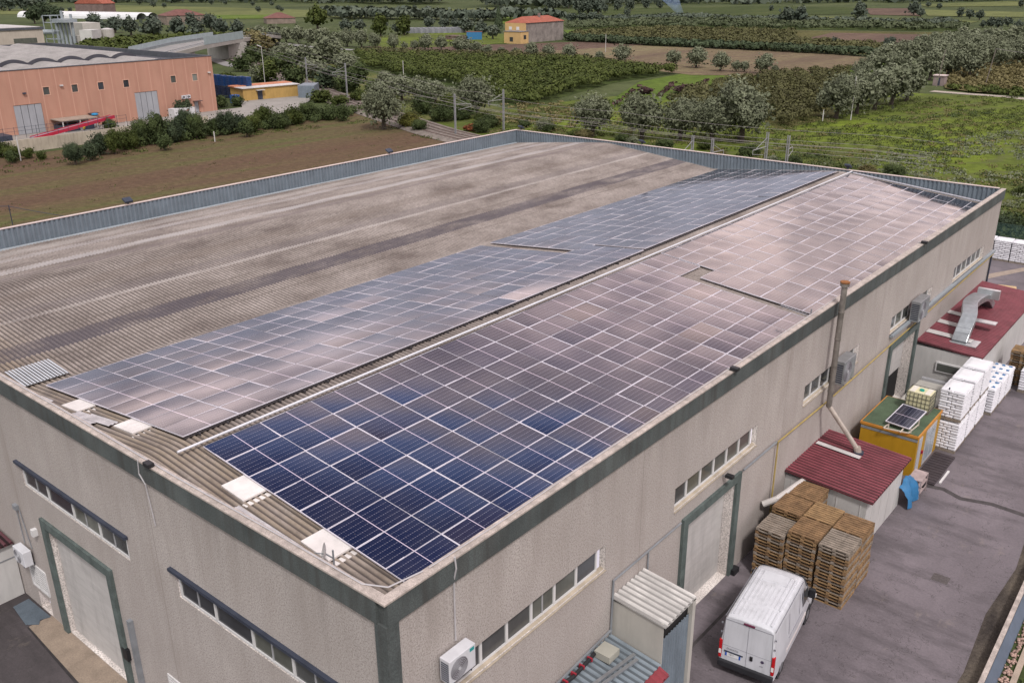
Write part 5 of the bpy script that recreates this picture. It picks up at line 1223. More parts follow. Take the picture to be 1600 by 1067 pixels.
canopy('weeds',None,2.0,.8,.3,26,.10,'orch','green weeds along the field margins',0,[(-122,20),(-116,20),(-114,70),(-112,98),(-90,92),(-60,84),(-60,88),(-92,97),(-118,104)],32,jit=1.8,zlow=0,mask=(.2,.45))
canopy('orchard_foliage',[(548,90),(800,99),(905,101),(1058,116),(960,129),(880,150),(842,166),(795,162),(700,133),(562,106)],3.6,1.9,2.9,230,.24,'orch','dense dark green orchard in the middle of the valley',.95,seed=2)
canopy('orchard_foliage',[(560,84),(800,90),(960,101),(1040,116),(900,104),(700,100),(560,96)],4.2,2.2,2.4,170,.28,'orchb','browning upper edge of the dense orchard',.95,seed=3)
canopy('orchard_foliage',[(1045,165),(1130,131),(1275,118),(1330,113),(1290,148),(1300,182),(1222,202),(1190,190)],3.4,1.7,2.5,220,.20,'orchb','yellowing orchard rows beside the diagonal olive row',.5,seed=4)
canopy('hedgerow_crop',[(885,62),(1010,69),(1200,78),(1376,88),(1376,90.5),(1200,81),(1010,72),(885,65)],2.2,1.6,2.6,60,.5,'dark','tall dark green crop strip beyond the stubble field',.9,seed=5)
canopy('orchard_foliage',[(890,60),(905,53),(1030,46),(1240,52),(1240,64),(1300,68),(1440,78),(1378,85),(1150,74)],5.5,2.6,2.2,90,.42,'orchb','brownish orchard beyond the dark crop strip',1.0,seed=6)
canopy('orchard_foliage',[(880,40),(1060,33),(1500,43),(1520,49),(1040,43),(890,46)],8,4.0,2.8,80,.65,'fargreen','far green orchard strip across the valley',1.0,seed=7)
canopy('orchard_foliage',[(885,32),(1060,27),(1250,33),(1480,36),(1500,40),(1060,34)],10,5,2.8,60,.8,'haze','far grey-green orchard strip',1.0,seed=8)
canopy('tree_belt',[(560,3),(690,3),(692,8),(562,8)],18,10,14,60,2.6,'haze','dark belt of far trees near the horizon',1.0,seed=9)
canopy('tree_belt',[(515,27),(750,31),(750,34),(515,31)],9,6,7,50,1.5,'haze','long dark hedge line across the far fields',1.0,seed=10)
canopy('tree_belt',[(750,30),(884,31),(884,34),(750,34)],9,6,7,50,1.5,'haze','hedge line running behind the yellow house',1.0,seed=11)
canopy('tree_belt',[(760,8),(900,4),(1000,3),(1000,9),(900,14),(760,14)],22,12,11,40,3,'haze','wooded strip beyond the wood',1.0,seed=12)
canopy('tree_belt',[(0,2),(420,1),(560,2),(560,6),(420,5),(0,6)],28,14,10,40,3.2,'haze','grey-green treeline along the top left',1.0,seed=13)
canopy('tree_belt',[(1000,4),(1600,0),(1600,3),(1200,7),(1000,8)],30,15,8,36,3.4,'haze','grey-green treeline along the top right',1.0,seed=14)
canopy('vineyard_foliage',[(1472,107),(1600,97),(1600,148),(1520,144),(1478,139)],1.6,.7,1.3,26,.26,'straw','yellow-brown vineyard rows at the right',.45,seed=15,rowsp=2.8)
canopy('undergrowth',[(1474,138),(1600,146),(1600,154),(1474,142)],2.4,1.2,1.3,60,.28,'orch','low scrub edging the vineyard',.45,seed=16)
canopy('hedge_line',[(120,78),(225,66),(330,62),(400,60),(400,66),(330,72),(225,84),(150,88)],4,2.4,3.2,60,.7,'orch','reed-like green thicket beyond the warehouse roof',.9,seed=17)
canopy('weeds',None,1.1,.6,.34,12,.10,'orch','tangled green weeds over the rough field',.4,[(-46,96),(-88,103),(-100,118),(-95,150),(-52,150),(-45,200),(-25,205),(10,160),(12,84),(-30,88)],18,jit=1.6,zlow=.0,mask=(.05,.47))
canopy('weeds',None,2.2,.9,.4,22,.10,'straw','dry weed tufts over the rough field',.4,[(-46,96),(-88,103),(-100,118),(-90,140),(-55,150),(-40,190),(-25,195),(8,150),(10,84)],19,jit=2.2,zlow=.0,mask=(.08,.53))
canopy('weeds',None,3.0,1.3,.5,60,.11,'green','dark weed clumps over the rough field',.4,[(-36,98),(-50,104),(-42,150),(-38,180),(-15,170),(5,130),(6,90)],20,jit=2.2,zlow=.0,mask=(.06,.56))
canopy('weeds',None,1.5,.8,.42,26,.11,'olive','dull grey-green weeds thickening towards the factory corner',.4,[(-36,92),(-30,120),(-22,150),(-12,170),(6,150),(12,110),(12,84),(-20,86)],33,jit=1.8,zlow=0,mask=(.07,.44))
canopy('brush_rows',[(960,165),(1000,135),(1190,118),(1200,124),(1060,140),(1000,165)],1.5,.7,.55,14,.24,'purple','broken rows of cut branches on the bright grass',.42,seed=21,rowsp=7.0)
canopy('weeds',[(780,165),(880,160),(930,190),(900,205),(800,200)],2.2,.9,.5,22,.18,'straw','dry weeds on the green bank beyond the tracks',.4,seed=22,jit=2)
canopy('grass',None,.5,.35,.16,8,.07,'green','grass patches behind the yard kerb',.2,[(11.1,10),(14,10),(14,34),(10.9,34)],23,jit=1.5,zlow=0)
canopy('field_tufts',None,5.0,1.0,.10,12,.07,'orch','thin green tufts in the mown field',-.33,[(-122,20),(-60,20),(-52,70),(-90,92),(-116,100)],24,jit=2.5,zlow=0)
for i,(a_,b_) in enumerate([((-4,84.5),(14,90)),]):
    canopy('undergrowth',None,1.6,1.1,1.5,70,.17,'green','dense green undergrowth behind the green fence',.3,[(-12,79.5),(14,79.0),(16,90),(-12,92)],25,jit=1.2,zlow=0)
# ------------------------------------------------------------------ brick-coloured warehouse on the left
def terracotta():
    m, nt, b = nodes('terracotta_render'); v = posn(nt); sep = N(nt,'ShaderNodeSeparateXYZ'); L(nt,v,sep.inputs[0])
    c = ramp(nt, noise(nt, posn(nt,(1,1,.4)), .5, 5), [(.3,(.37,.20,.145)),(.7,(.44,.24,.178))])
    q = math_(nt,'ABSOLUTE', math_(nt,'SUBTRACT', math_(nt,'FRACT', math_(nt,'DIVIDE', sep.outputs[1], 2.42)), .5))
    c = mix(nt, math_(nt,'MULTIPLY', math_(nt,'GREATER_THAN', q, .468), .5), c, (.58,.37,.29))
    c = mix(nt, math_(nt,'MULTIPLY', math_(nt,'GREATER_THAN', q, .25), .14), c, (.30,.12,.08))
    L(nt,c,b.inputs['Base Color']); b.inputs['Roughness'].default_value = .9; return m
tc = terracotta(); XW = -145.0; YW0, YW1, HW = 8.0, 90.4, 10.3
wh = empty('warehouse',(XW-30,50,0),'terracotta-coloured warehouse with barrel-vaulted grey roof and sliding grey doors','building')
ops = [(53.0,57.5,0,4.9,.2),(74.0,78.4,0,5.05,.2),(65.3,66.2,.0,2.3,.15),(85.6,86.5,.0,2.35,.15)]+[(y,y+1.0,6.15,7.35,.15) for y in (58.2,63.0,67.6,72.25,81.45,85.9)]+[(30,34.5,0,4.9,.2),(40,41,6.15,7.35,.15),(47,48,6.15,7.35,.15)]
b = MB(); facade(b,'x',XW,1,YW0,YW1,0,HW,ops); b.poly([(XW,YW1,0),(XW-66,YW1,0),(XW-66,YW1,HW),(XW,YW1,HW)]); b.poly([(XW-66,YW0,0),(XW,YW0,0),(XW,YW0,HW),(XW-66,YW0,HW)]); b.build('wall', tc, wh)
b = MB(); b.box(XW-.35,XW+.08,YW0,YW1+.08,HW,HW+.12); b.box(XW-66,XW-.35,YW1-.35,YW1+.08,HW,HW+.121); b.box(XW-66.3,XW-66,YW0,YW1,HW-.5,HW+.12); b.build('coping', mk('dark_coping',(.07,.075,.09),.6,.2,1), wh)
b = MB(); b.box(XW-66,XW-.36,YW1-.40,YW1-.355,HW-.9,HW+.10); b.build('parapet_lining', mk('dark_coping',(.07,.075,.09)), wh)
b = MB(); b.poly([(XW-66,YW0,HW-.9),(XW-.3,YW0,HW-.9),(XW-.3,YW1-.3,HW-.9),(XW-66,YW1-.3,HW-.9)]); b.build('flat_roof', mk('dark_roof_felt',(.06,.06,.075),.8,.2,.5), wh)
sheds_c = mk('vault_sheet',(.30,.28,.275),.7,.18,.25,dirt=.45,fine=.2)
b = MB(); eg = MB()
for k in range(14):
    y0 = 12+k*5.2; y1 = y0+4.5
    for (xa,xb,dz) in ((XW-16.4,XW-.6 if k < 13 else XW-4,-.1),(XW-62,XW-16.5,.5)):
        sg = 10
        for i in range(sg):
            t0,t1 = i/sg,(i+1)/sg; f0,f1 = math.sin(math.pi*t0)**.8,math.sin(math.pi*t1)**.8
            b.poly([(xa,y0+(y1-y0)*t0,HW-.75+dz+.75*f0),(xb,y0+(y1-y0)*t0,HW-.75+dz+.75*f0),(xb,y0+(y1-y0)*t1,HW-.75+dz+.75*f1),(xa,y0+(y1-y0)*t1,HW-.75+dz+.75*f1)][::-1])
        eg = MB(); eg.poly([(xb+.01,y0-.35+(y1-y0+.7)*i/sg,HW-.75+dz-.02+(.77*math.sin(math.pi*i/sg)**.8)) for i in range(sg+1)]+[(xb+.01,y1+.35,HW-.9),(xb+.01,y0-.35,HW-.9)]); eg.build('vault_end_glazing', mk('dark_roof_felt',(.06,.06,.075)), wh); b.poly([(xa,y0+(y1-y0)*i/sg,HW-.75+dz+.75*math.sin(math.pi*i/sg)**.8) for i in range(sg+1)][::-1])
b.build('vaulted_roof', sheds_c, wh)
sld = mk('sliding_door_grey',(.30,.31,.34),.5,.08,.5,dirt=.2)
for (a,c,zt,n) in ((53.0,57.5,4.9,4),(74.0,78.4,5.05,4),(30,34.5,4.9,4)):
    b = MB(); w_ = (c-a)/n
    for i in range(n): b.box(XW-.14,XW-.06,a+i*w_+.04,a+(i+1)*w_-.04,.05,zt-.06)
    d = b.build('sliding_door', sld, wh); b = MB(); b.box(XW-.19,XW-.15,a,c,0,zt); b.build('door_gap', darkgap, d)
for a,zt in ((65.3,2.3),(85.6,2.35)):
    b = MB(); b.box(XW-.12,XW-.05,a+.05,a+.85,0,zt-.05); b.build('door', sld, wh); b = MB(); b.box(XW+.002,XW+.9,a-.3,a+1.3,zt+.1,zt+.2); b.build('door_canopy', mk('brown_canopy',(.10,.07,.07),.7,.1,1), wh)
for y in (58.2,63.0,67.6,72.25,81.45,85.9):
    b = MB(); t = .12
    b.box(XW-.02,XW+.03,y-t,y+1+t,7.35,7.35+t); b.box(XW-.02,XW+.03,y-t,y+1+t,6.15-t,6.15); b.box(XW-.02,XW+.03,y-t,y,6.15,7.35); b.box(XW-.02,XW+.03,y+1,y+1+t,6.15,7.35); wn = b.build('window', mk('peach_trim',(.55,.33,.25),.8,.1,1), wh)
    b = MB(); b.box(XW-.14,XW-.1,y,y+1,6.15,7.35); b.build('pane', darkglass if y < 85 else mk('grey_glass',(.2,.21,.19),.4,.1,1), wn)
for (y,z,s) in ((61.0,7.3,.5),(54.8,6.6,.5),(89.2,7.3,.5)):
    b = MB(); b.box(XW+.002,XW+.35,y,y+s,z,z+.22); b.build('wall_lamp', greysheet if y > 60 else navy, wh)
for k,y in enumerate((83.0,83.95)):
    r = empty('air_conditioner',(XW,y,3.1),'%s of two small condensers on the terracotta wall beside the small door'%('left','right')[k],'air conditioner','condensers on the terracotta wall')
    b = MB(); b.box(XW+.1,XW+.45,y,y+.8,3.15,3.75); b.build('casing', mk('ac_casing',(.58,.58,.62)), r); b = MB(); b.tube((XW+.45,y+.32,3.45),(XW+.46,y+.32,3.45),.22,14); b.build('fan_grille', mk('fan_shade',(.13,.12,.14)), r); b = MB(); b.box(XW+.002,XW+.45,y+.1,y+.14,3.1,3.148); b.build('bracket', navy, r)
b = MB(); b.box(-143.5,-141.5,79.2,83.4,.1,1.9); o = b.build('banner_wall', mk('banner_white',(.55,.55,.57),.6,.1,1)); tag(o,'white printed tarpaulin crate beside the right sliding door of the warehouse','crate')
b = MB(); rr = random.Random(9)
for k in range(9): yy = 79.5+k*.42; b.box(-141.49,-141.47,yy,yy+.3,.35+rr.random()*.3,.55+rr.random()*.5)
b.build('blue_print', mk('blue_print2',(.04,.09,.32),.6,.3,2), o); b = MB(); b.bar((-141.47,81.2,1.2),(-141.47,82.2,1.6),.03,.08); b.build('red_print', mk('red_print',(.5,.06,.05),.6,.1,2), o)
# low storage canopy, conveyor, wall
cv = empty('storage_canopy',(-142,62,0),'low brown-edged storage canopy against the warehouse wall','canopy')
b = MB(); b.box(-144.9,-141.0,58.4,64.6,2.1,2.25); b.build('roof', mk('canopy_top',(.30,.24,.20),.8,.2,1), cv); b = MB()
for y in (58.6,61.5,64.4): b.box(-141.2,-141.05,y,y+.15,0,2.1)
b.build('post', creamwhite, cv); b = MB(); b.box(-144.5,-141.4,58.6,64,0.05,1.3); b.build('stored_goods', navy, cv)
b = MB(); b.ball((-142.4,64.9,2.5),.6,8,.4); tag(b.build('blue_cover', mk('bright_blue',(.01,.20,.42),.5,.1,2)),'small bright blue cover at the end of the low canopy roof','cover')
b = MB(); b.ball((-140.4,61.6,.9),.35,8); tag(b.build('yellow_ball', mk('bright_yellow',(.6,.45,.02),.5,.1,2)),'small yellow drum end under the low canopy','drum')
cvy = empty('conveyor',(-136,58,0),'long grey and red conveyor ramp lying along the concrete wall','conveyor')
b = MB(); b.bar((-135.5,51.0,.9),(-139.5,66.5,2.2),1.3,.25); b.build('belt', mk('belt_grey',(.22,.21,.25),.6,.1,1), cvy); b = MB(); b.bar((-134.85,51.0,.9),(-138.85,66.5,2.25),.14,.5); b.bar((-136.2,51.0,1.0),(-140.2,66.5,2.3),.1,.3); b.build('side_rail', mk('crimson_paint',(.40,.015,.045),.5,.1,1), cvy)
for q_ in ((-136,-135.8,53,53.2,0,1.2),(-137.8,-137.6,60,60.2,0,1.8)): b = MB(); b.box(*q_); b.build('support', creamwhite, cvy)
b = MB(); b.box(-129.2,-128.9,15,78,0,1.9); tag(b.build('boundary_wall', mk('stained_concrete',(.40,.35,.285),.9,.15,.4,dirt=.5)),'stained pale concrete wall between the warehouse yard and the mown field','wall')
b = MB()
for k in range(16): b.tube((-130.2,40+k*1.6,1.9),(-130.2,40+k*1.6,3.6),.03,5)
for z in (2.4,3.0,3.5): b.tube((-130.2,40,z),(-130.2,64,z),.02,4)
tag(b.build('yard_railing', navy),'dark railing along the warehouse yard edge','railing')
b = MB(); b.box(-140,-136.5,43,48.5,0,1.6); tag(b.build('skip_container', navy),'dark blue skip standing left of the first sliding door','skip')
for k,(x,y,l_) in enumerate([(33,252,'left of the small dark trees'),(199,205,'in the hedge'),(336,222,'at the hedge foot')]):
    p = G(x,y); b = MB(); b.tube((p.x,p.y,0),(p.x,p.y,3.4 if k == 0 else 1.6),.09,6); tag(b.build('post', creamwhite),'pale concrete post '+l_,'post','concrete posts along the hedge')
# yellow annex, blue crate stacks, grey shed, street lamp
an = empty('yellow_annex',(-148,109,0),'low yellow building with grey and orange roof beyond the warehouse corner','building')
Ma = Matrix.Translation((-153.3,102.2,0)) @ Matrix.Rotation(-.159,4,'Z')
b = MB(); b.box(-6,0,0,12.8,0,2.7,Ma); b.build('wall', mk('yellow_render',(.42,.27,.09),.85,.1,.6,dirt=.25), an)
b = MB(); b.box(-3.2,.3,-.3,13.1,2.7,2.83,Ma); b.build('roof', greysheet, an); b = MB(); b.box(-6.3,-3.2,-.3,13.1,2.7,2.95,Ma); b.build('tiled_roof', mk('orange_tile',(.45,.18,.10),.8,.2,1), an)
b = MB(); b.box(.002,.06,3.2,4.3,0,2.1,Ma); b.build('door', navy, an); b = MB(); b.box(.01,.9,2.8,4.6,2.2,2.3,Ma); b.build('door_canopy', greysheet, an)
bluec = mk('crate_blue',(.015,.05,.16),.5,.25,3,fine=.3)
rr = random.Random(6)
for k in range(7):
    for lv_ in range(2):
        x = -167.5+k*1.75; y = 103.5+k*.25
        b = MB(); h = 2.3 if lv_ == 0 else 2.1+rr.random()*.2; z = .05+lv_*2.45
        for q in range(5): b.box(x,x+1.3,y,y+1.2,z+q*h/5+.04,z+(q+1)*h/5-.04)
        b.box(x+.1,x+1.2,y+.1,y+1.1,z,z+h); tag(b.build('crate_stack', bluec if lv_ else mk('crate_dark_blue',(.018,.028,.07),.6,.4,2,fine=.5)),'stack of blue plastic crates, %s from the left, %s tier'%(ordn(k),'lower' if lv_ == 0 else 'upper'),'crates','blue crate stacks beyond the warehouse corner')
b = MB(); b.box(-154.9,-153.4,100.0,101.4,0,1.6); tag(b.build('crate_stack', mk('crate_light_blue',(.02,.10,.36),.5,.1,2)),'single low bright blue bin beside the yellow annex','bin')
b = MB(); b.prism([(-148.5,112.5),(-145.5,114.5),(-149.5,119),(-152.0,117)],0,2.8); tag(b.build('metal_shed', mk('blue_grey_sheet',(.17,.205,.245))),'small blue-grey metal shed by the railway mast','shed')
p = G(414,130); lampx = empty('street_lamp',(p.x,p.y,0),'tall pale street lamp standing in the scrub before the flyover','street lamp')
b = MB(); b.tube((p.x,p.y,0),(p.x,p.y,8.6),.09,8,.06); b.build('pole', greysheet, lampx); b = MB(); b.bar((p.x,p.y,8.5),(p.x-1.0,p.y-.5,8.9),.16,.12); b.build('lamp_head', white, lampx)

# beige factory behind, plant and tank
bf = empty('beige_factory',(-330,110,0),'beige flat-roofed factory with a dark strip window in the top left corner','building')
b = MB(); b.box(-345,-313.5,60,136,0,8.8); b.build('wall', mk('beige_render',(.42,.37,.32),.9,.08,.3,dirt=.25), bf); b = MB(); b.box(-345.3,-313.2,59.7,136.3,8.8,9.5); b.build('parapet', mk('dark_coping',(.07,.075,.09)), bf)
b = MB(); b.box(-344.5,-314,60.5,135.5,9.5,9.62); b.build('roof', mk('pale_roof',(.42,.40,.40),.8,.15,.1), bf); b = MB(); b.box(-313.49,-313.4,126,133.5,4.6,6.2); b.build('window', darkglass, bf)
b = MB(); b.box(-335,-332,105,108,9.6,14.5); b.build('roof_vent', paleblue, bf)
def P3(px,py): return G(px,py,0)
pl_ = empty('dust_extraction_plant',P3(100,74),'blue-grey dust extraction tower with pipes beside the beige factory','plant')
p = P3(100,74); b = MB()
for k in range(5): b.tube((p.x-3+k*1.5,p.y+k*.8,0),(p.x-3+k*1.5,p.y+k*.8,9.0),.55,10)
b.box(p.x-4.5,p.x+4.8,p.y-.8,p.y+4.6,9,10.2); b.tube((p.x+.5,p.y+1,10.2),(p.x+.5,p.y+1,13.2),.5,10); b.tube((p.x+3.5,p.y+3,10.2),(p.x+3.5,p.y+3,12),.5,10); b.build('filter_tower', paleblue, pl_)
b = MB()
for z in (3,6,9,11.5):
    for q in ((-7,-1),(-7,2),(-3,-2)): b.bar((p.x+q[0],p.y+q[1]-2,z),(p.x+q[0]+4,p.y+q[1]+1,z),.2,.2)
for q in ((-7,-3),(-3,-2),(-7,0),(-3,1)): b.bar((p.x+q[0],p.y+q[1],0),(p.x+q[0],p.y+q[1],11.5),.25,.25)
b.tube((p.x-9,p.y-5,5.5),(p.x-3,p.y-1,5.5),.9,10); b.build('steel_frame', paleblue, pl_)
for k,(a,c,h,l_) in enumerate([((114,70),(134,72),8.4,'tallest pale metal unit right of the extraction tower'),((128,74),(147,74),6.2,'middle pale metal unit with grey end'),((140,73),(160,70),3.8,'low pale metal unit next to the tank')]):
    p0,p1 = P3(*a),P3(*c); d = p1-p0; n = Vector((-d.y,d.x,0)).normalized()*7
    b = MB(); b.prism([p0.to_tuple()[:2],p1.to_tuple()[:2],(p1+n).to_tuple()[:2],(p0+n).to_tuple()[:2]],0,h); tag(b.build('metal_unit', [cream,mk('pale_metal',(.50,.49,.48),.6,.1,.5),cream][k]),l_,'shed')
p = P3(170,69); tkk = empty('storage_tank',p,'short round cream storage tank right of the pale metal units','tank'); b = MB(); b.tube((p.x,p.y,0),(p.x,p.y,5.6),2.7,20); b.build('shell', cream, tkk); b = MB(); b.tube((p.x,p.y,5.6),(p.x,p.y,6.1),2.75,20,.6); b.build('top', mk('pale_roof',(.42,.40,.40)), tkk)

# flyover
fo = empty('flyover',(-245,150,0),'concrete road flyover with translucent side panels and guard rails','bridge')
A0,A1 = Vector((-216,112,5.2)),Vector((-236,140,6.2)); B0,B1 = Vector((-250,164,6.2)),Vector((-283,203,5.6))
deck = [Vector((-208,95,3.2)),Vector((-222,121,5.4)),Vector((-238,143,6.1)),Vector((-256,169,6.1)),Vector((-283,200,5.0)),Vector((-310,225,2.5))]
def strip(b, pts, o0, o1, zo, th):
    for i in range(len(pts)-1):
        d = (pts[i+1]-pts[i]).normalized(); n = Vector((-d.y,d.x,0)).normalized()
        a0,a1,c0,c1 = pts[i]+n*o0,pts[i]+n*o1,pts[i+1]+n*o0,pts[i+1]+n*o1
        V_ = [a0,a1,c1,c0]; k = len(b.v); b.v += [(q.x,q.y,q.z+zo) for q in V_]+[(q.x,q.y,q.z+zo+th) for q in V_]
        b.f += [(k,k+3,k+2,k+1),(k+4,k+5,k+6,k+7),(k,k+1,k+5,k+4),(k+1,k+2,k+6,k+5),(k+2,k+3,k+7,k+6),(k+3,k,k+4,k+7)]
b = MB(); strip(b,deck,-5,5,-1.1,1.1); b.build('deck', mk('deck_concrete',(.34,.32,.30),.9,.12,.3,dirt=.4), fo)
b = MB(); strip(b,deck,-4.2,4.2,.004,.02); b.build('carriageway', mk('grey_road',(.24,.23,.23)), fo)
b = MB(); 
for o_ in (-4.9,4.9):
    strip(b,deck,o_-.06,o_+.06,.65,.14); strip(b,deck,o_-.05,o_+.05,.35,.08)
b.build('guard_rail', galv, fo)
b = MB(); strip(b,deck[2:4],-5.05,-4.98,0,2.3); strip(b,deck[1:4],4.98,5.05,0,2.0); b.build('side_panel', mk('milky_panel',(.32,.38,.40),.3,.12,.8), fo)
for q_ in ((-262,-250,164.5,171.5),(-243,-230,132,140)): b = MB(); b.box(*q_,0,5.0); b.build('abutment', mk('deck_concrete',(.34,.32,.30)), fo)
b = MB(); emb = mk('embankment_soil',(.13,.11,.06),.95,.3,.4,fine=.4)
n = 14
for i in range(n+1):
    for j in range(9):
        t = i/n; s_ = (j/8-.5)*2; c_ = Vector((-262,172,0)).lerp(Vector((-312,228,0)),t); hgt = max(0,5.2*(1-abs(s_)**1.6))*(1-t*.65); b.v.append((c_.x+s_*11,c_.y-s_*7,hgt+.05))
for i in range(n):
    for j in range(8): a = i*9+j; b.f.append((a,a+1,a+10,a+9))
tag(b.build('embankment', emb, smooth=True),None,None,None,'structure')

# houses
def house(name, p0, p1, depth, hw, hr, wallm_, roofm_, label, hip=.25, wins=0, chimney=False, cat='house'):
    a = (p1-p0); Ln = a.length; a.normalize(); n = Vector((-a.y,a.x,0)); r = empty(name,p0,label,cat)
    T = lambda u,v,z: tuple(p0+a*u+n*v+Vector((0,0,z)))
    b = MB(); c = [T(0,0,0),T(Ln,0,0),T(Ln,depth,0),T(0,depth,0)]; t = [T(0,0,hw),T(Ln,0,hw),T(Ln,depth,hw),T(0,depth,hw)]
    for i in range(4): j = (i+1)%4; b.poly([c[i],c[j],t[j],t[i]])
    b.poly(t)
    if hip == 0: b.poly([T(0,0,hw),T(0,depth/2,hw+hr),T(0,depth,hw)]); b.poly([T(Ln,0,hw),T(Ln,depth/2,hw+hr),T(Ln,depth,hw)])
    b.build('wall', wallm_, r)
    b = MB(); e = .4; k0,k1 = T(hip*depth,depth/2,hw+hr),T(Ln-hip*depth,depth/2,hw+hr); q = [T(-e,-e,hw+.02),T(Ln+e,-e,hw+.02),T(Ln+e,depth+e,hw+.02),T(-e,depth+e,hw+.02)]
    b.poly([q[0],q[1],k1,k0]); b.poly([q[2],q[3],k0,k1]); b.poly([q[1],q[2],k1]); b.poly([q[3],q[0],k0]); rf = b.build('roof', roofm_, r)
    if chimney: b = MB(); x_ = T(Ln*.55,depth*.4,hw+hr*.6); b.box(x_[0]-.4,x_[0]+.4,x_[1]-.4,x_[1]+.4,x_[2]-.5,x_[2]+1.9); b.build('chimney', mk('chimney_grey',(.2,.15,.14),.9,.1,1), rf)
    for i in range(wins):
        u = Ln*(i+.5)/wins; b = MB(); b.poly([T(u-.5,-.03,hw*.55),T(u+.5,-.03,hw*.55),T(u+.5,-.03,hw*.55+1.3),T(u-.5,-.03,hw*.55+1.3)]); b.build('window', darkglass, r)
    return r
redt = mk('red_roof_tile',(.34,.10,.065),.85,.2,.6,dirt=.25,fine=.3); brt = mk('brown_roof_tile',(.16,.07,.06),.9,.2,.6,fine=.3)
gw = mk('mottled_grey_wall',(.27,.235,.22),.95,.3,.45,dirt=.55,fine=.4)
yh = house('farmhouse',G(822,68),G(880,62.5),10,7.4,2.2,gw,redt,'yellow farmhouse with red hipped roof and mottled grey side wall',hip=.4,wins=0,chimney=True)
a_ = (G(880,62.5)-G(822,68)).normalized(); n_ = Vector((-a_.y,a_.x,0)); yr = mk('yellow_plaster',(.50,.33,.15),.85,.08,.6)
b = MB(); p0 = G(822,68)-a_*.03; q = [p0-a_*.4+n_*.0, p0+n_*0, p0+n_*10, p0-a_*.4+n_*10]; b.prism([x.to_tuple()[:2] for x in q],0,7.38); b.build('gable_wall', yr, yh)
b = MB(); q = [p0-a_*5-n_*1.2, p0+n_*0-n_*1.2, p0+n_*7, p0-a_*5+n_*7]; b.prism([x.to_tuple()[:2] for x in q],0,4.4); b.build('side_wing', yr, yh)
b = MB(); q = [p0-a_*5.2-n_*1.4, p0-n_*1.4, p0+n_*7.2, p0-a_*5.2+n_*7.2]; b.prism([x.to_tuple()[:2] for x in q],4.4,4.6); b.build('terrace', mk('grey_terrace',(.2,.19,.2),.8,.1,1), yh)
b = MB(); c0 = p0-a_*5.03+n_*2.6; b.bar((c0.x,c0.y,1.6),((c0+n_*1.6).x,(c0+n_*1.6).y,1.6),.1,1.6); c0 = p0-n_*1.23-a_*3.2; b.bar((c0.x,c0.y,2.4),((c0+a_*1.6).x,(c0+a_*1.6).y,2.4),.1,1.5); b.build('window', darkglass, yh)
b = MB(); c0 = p0-a_*.43+n_*3; b.bar((c0.x,c0.y,5.4),((c0+n_*1.4).x,(c0+n_*1.4).y,5.4),.1,1.2); c0 = p0-a_*.43+n_*6.6; b.bar((c0.x,c0.y,5.4),((c0+n_*1.4).x,(c0+n_*1.4).y,5.4),.1,1.2); b.build('shutter', white, yh)
house('old_farmhouse',G(262,40),G(322,38),16,5.0,3.2,mk('stone_wall',(.24,.19,.16),.95,.2,.5,fine=.3),brt,'old stone farmhouse with broad brown hipped roof beyond the flyover',hip=.5,wins=3)
house('old_farmhouse',G(417,38),G(462,37),14,3.0,3.0,mk('stone_wall',(.24,.19,.16)),brt,'low dark brown roof half hidden behind the dark round olives',hip=.5)
house('barn',G(163,24),G(182,23),26,8,7,mk('barn_wall',(.17,.12,.11),.95,.2,.3),redt,'barn with bright red sloping roof at the top left',hip=0)
house('barn',G(126,23),G(158,22.5),14,4,2,mk('barn_wall',(.17,.12,.11)),brt,'low dark red barn left of the bright red roofed one',hip=0)
gh = empty('greenhouse',G(130,28),'long white plastic greenhouse tunnels across the fields at the top left','greenhouse')
b = MB(); p0,p1 = G(36,27),G(222,31); a_ = (p1-p0); Ln = a_.length; a_.normalize(); n_ = Vector((-a_.y,a_.x,0))
for r_ in range(2):
    for i in range(8):
        t0,t1 = math.pi*i/8,math.pi*(i+1)/8; o0,o1 = -math.cos(t0)*4.5+r_*9.3,-math.cos(t1)*4.5+r_*9.3
        b.poly([p0+n_*o0+Vector((0,0,4*math.sin(t0))),p0+a_*Ln+n_*o0+Vector((0,0,4*math.sin(t0))),p0+a_*Ln+n_*o1+Vector((0,0,4*math.sin(t1))),p0+n_*o1+Vector((0,0,4*math.sin(t1)))])
b.build('plastic_cover', mk('greenhouse_film',(.60,.60,.62),.4,.08,.1), gh)
p = G(742,63); b = MB(); b.prism([(p.x-3.2,p.y-1.5),(p.x+1.6,p.y+2.6),(p.x-.6,p.y+5.0),(p.x-5.4,p.y+1)],0,3.0); bt = b.build('covered_shed', mk('blue_tarp',(.03,.19,.40)).copy(), None); 
bt.data.materials[0].node_tree.nodes['Principled BSDF'].inputs['Roughness'].default_value = .6
tag(bt,'shed wrapped in vivid blue tarpaulin left of the yellow farmhouse','shed'); b = MB(); b.prism([(p.x-3.6,p.y-1.7),(p.x+1.8,p.y+2.8),(p.x-.4,p.y+5.3),(p.x-5.7,p.y+1.2)],3.0,3.2); b.build('roof', brt, bt)
p = G(712,63); b = MB(); b.box(p.x-5,p.x+3,p.y-1,p.y+4,0,1.7); tag(b.build('woodpile', mk('woodpile_brown',(.12,.08,.07),.95,.3,1)),'low brown woodpile left of the blue-wrapped shed','woodpile')
for k in range(9):
    q0 = G(645+k*9,52.5-.1*k); b = MB(); b.box(q0.x-3,q0.x+3,q0.y-1.5,q0.y+1.5,0,2.0); b.box(q0.x-2.2,q0.x+2.2,q0.y-1.3,q0.y+1.3,2.0,2.5); tag(b.build('low_tunnel', mk('dull_grey_sheet',(.24,.245,.27),.6,.15,.3)),'low grey cloche tunnel, %s from the left behind the olives'%ordn(k),'tunnel','row of low grey tunnels')
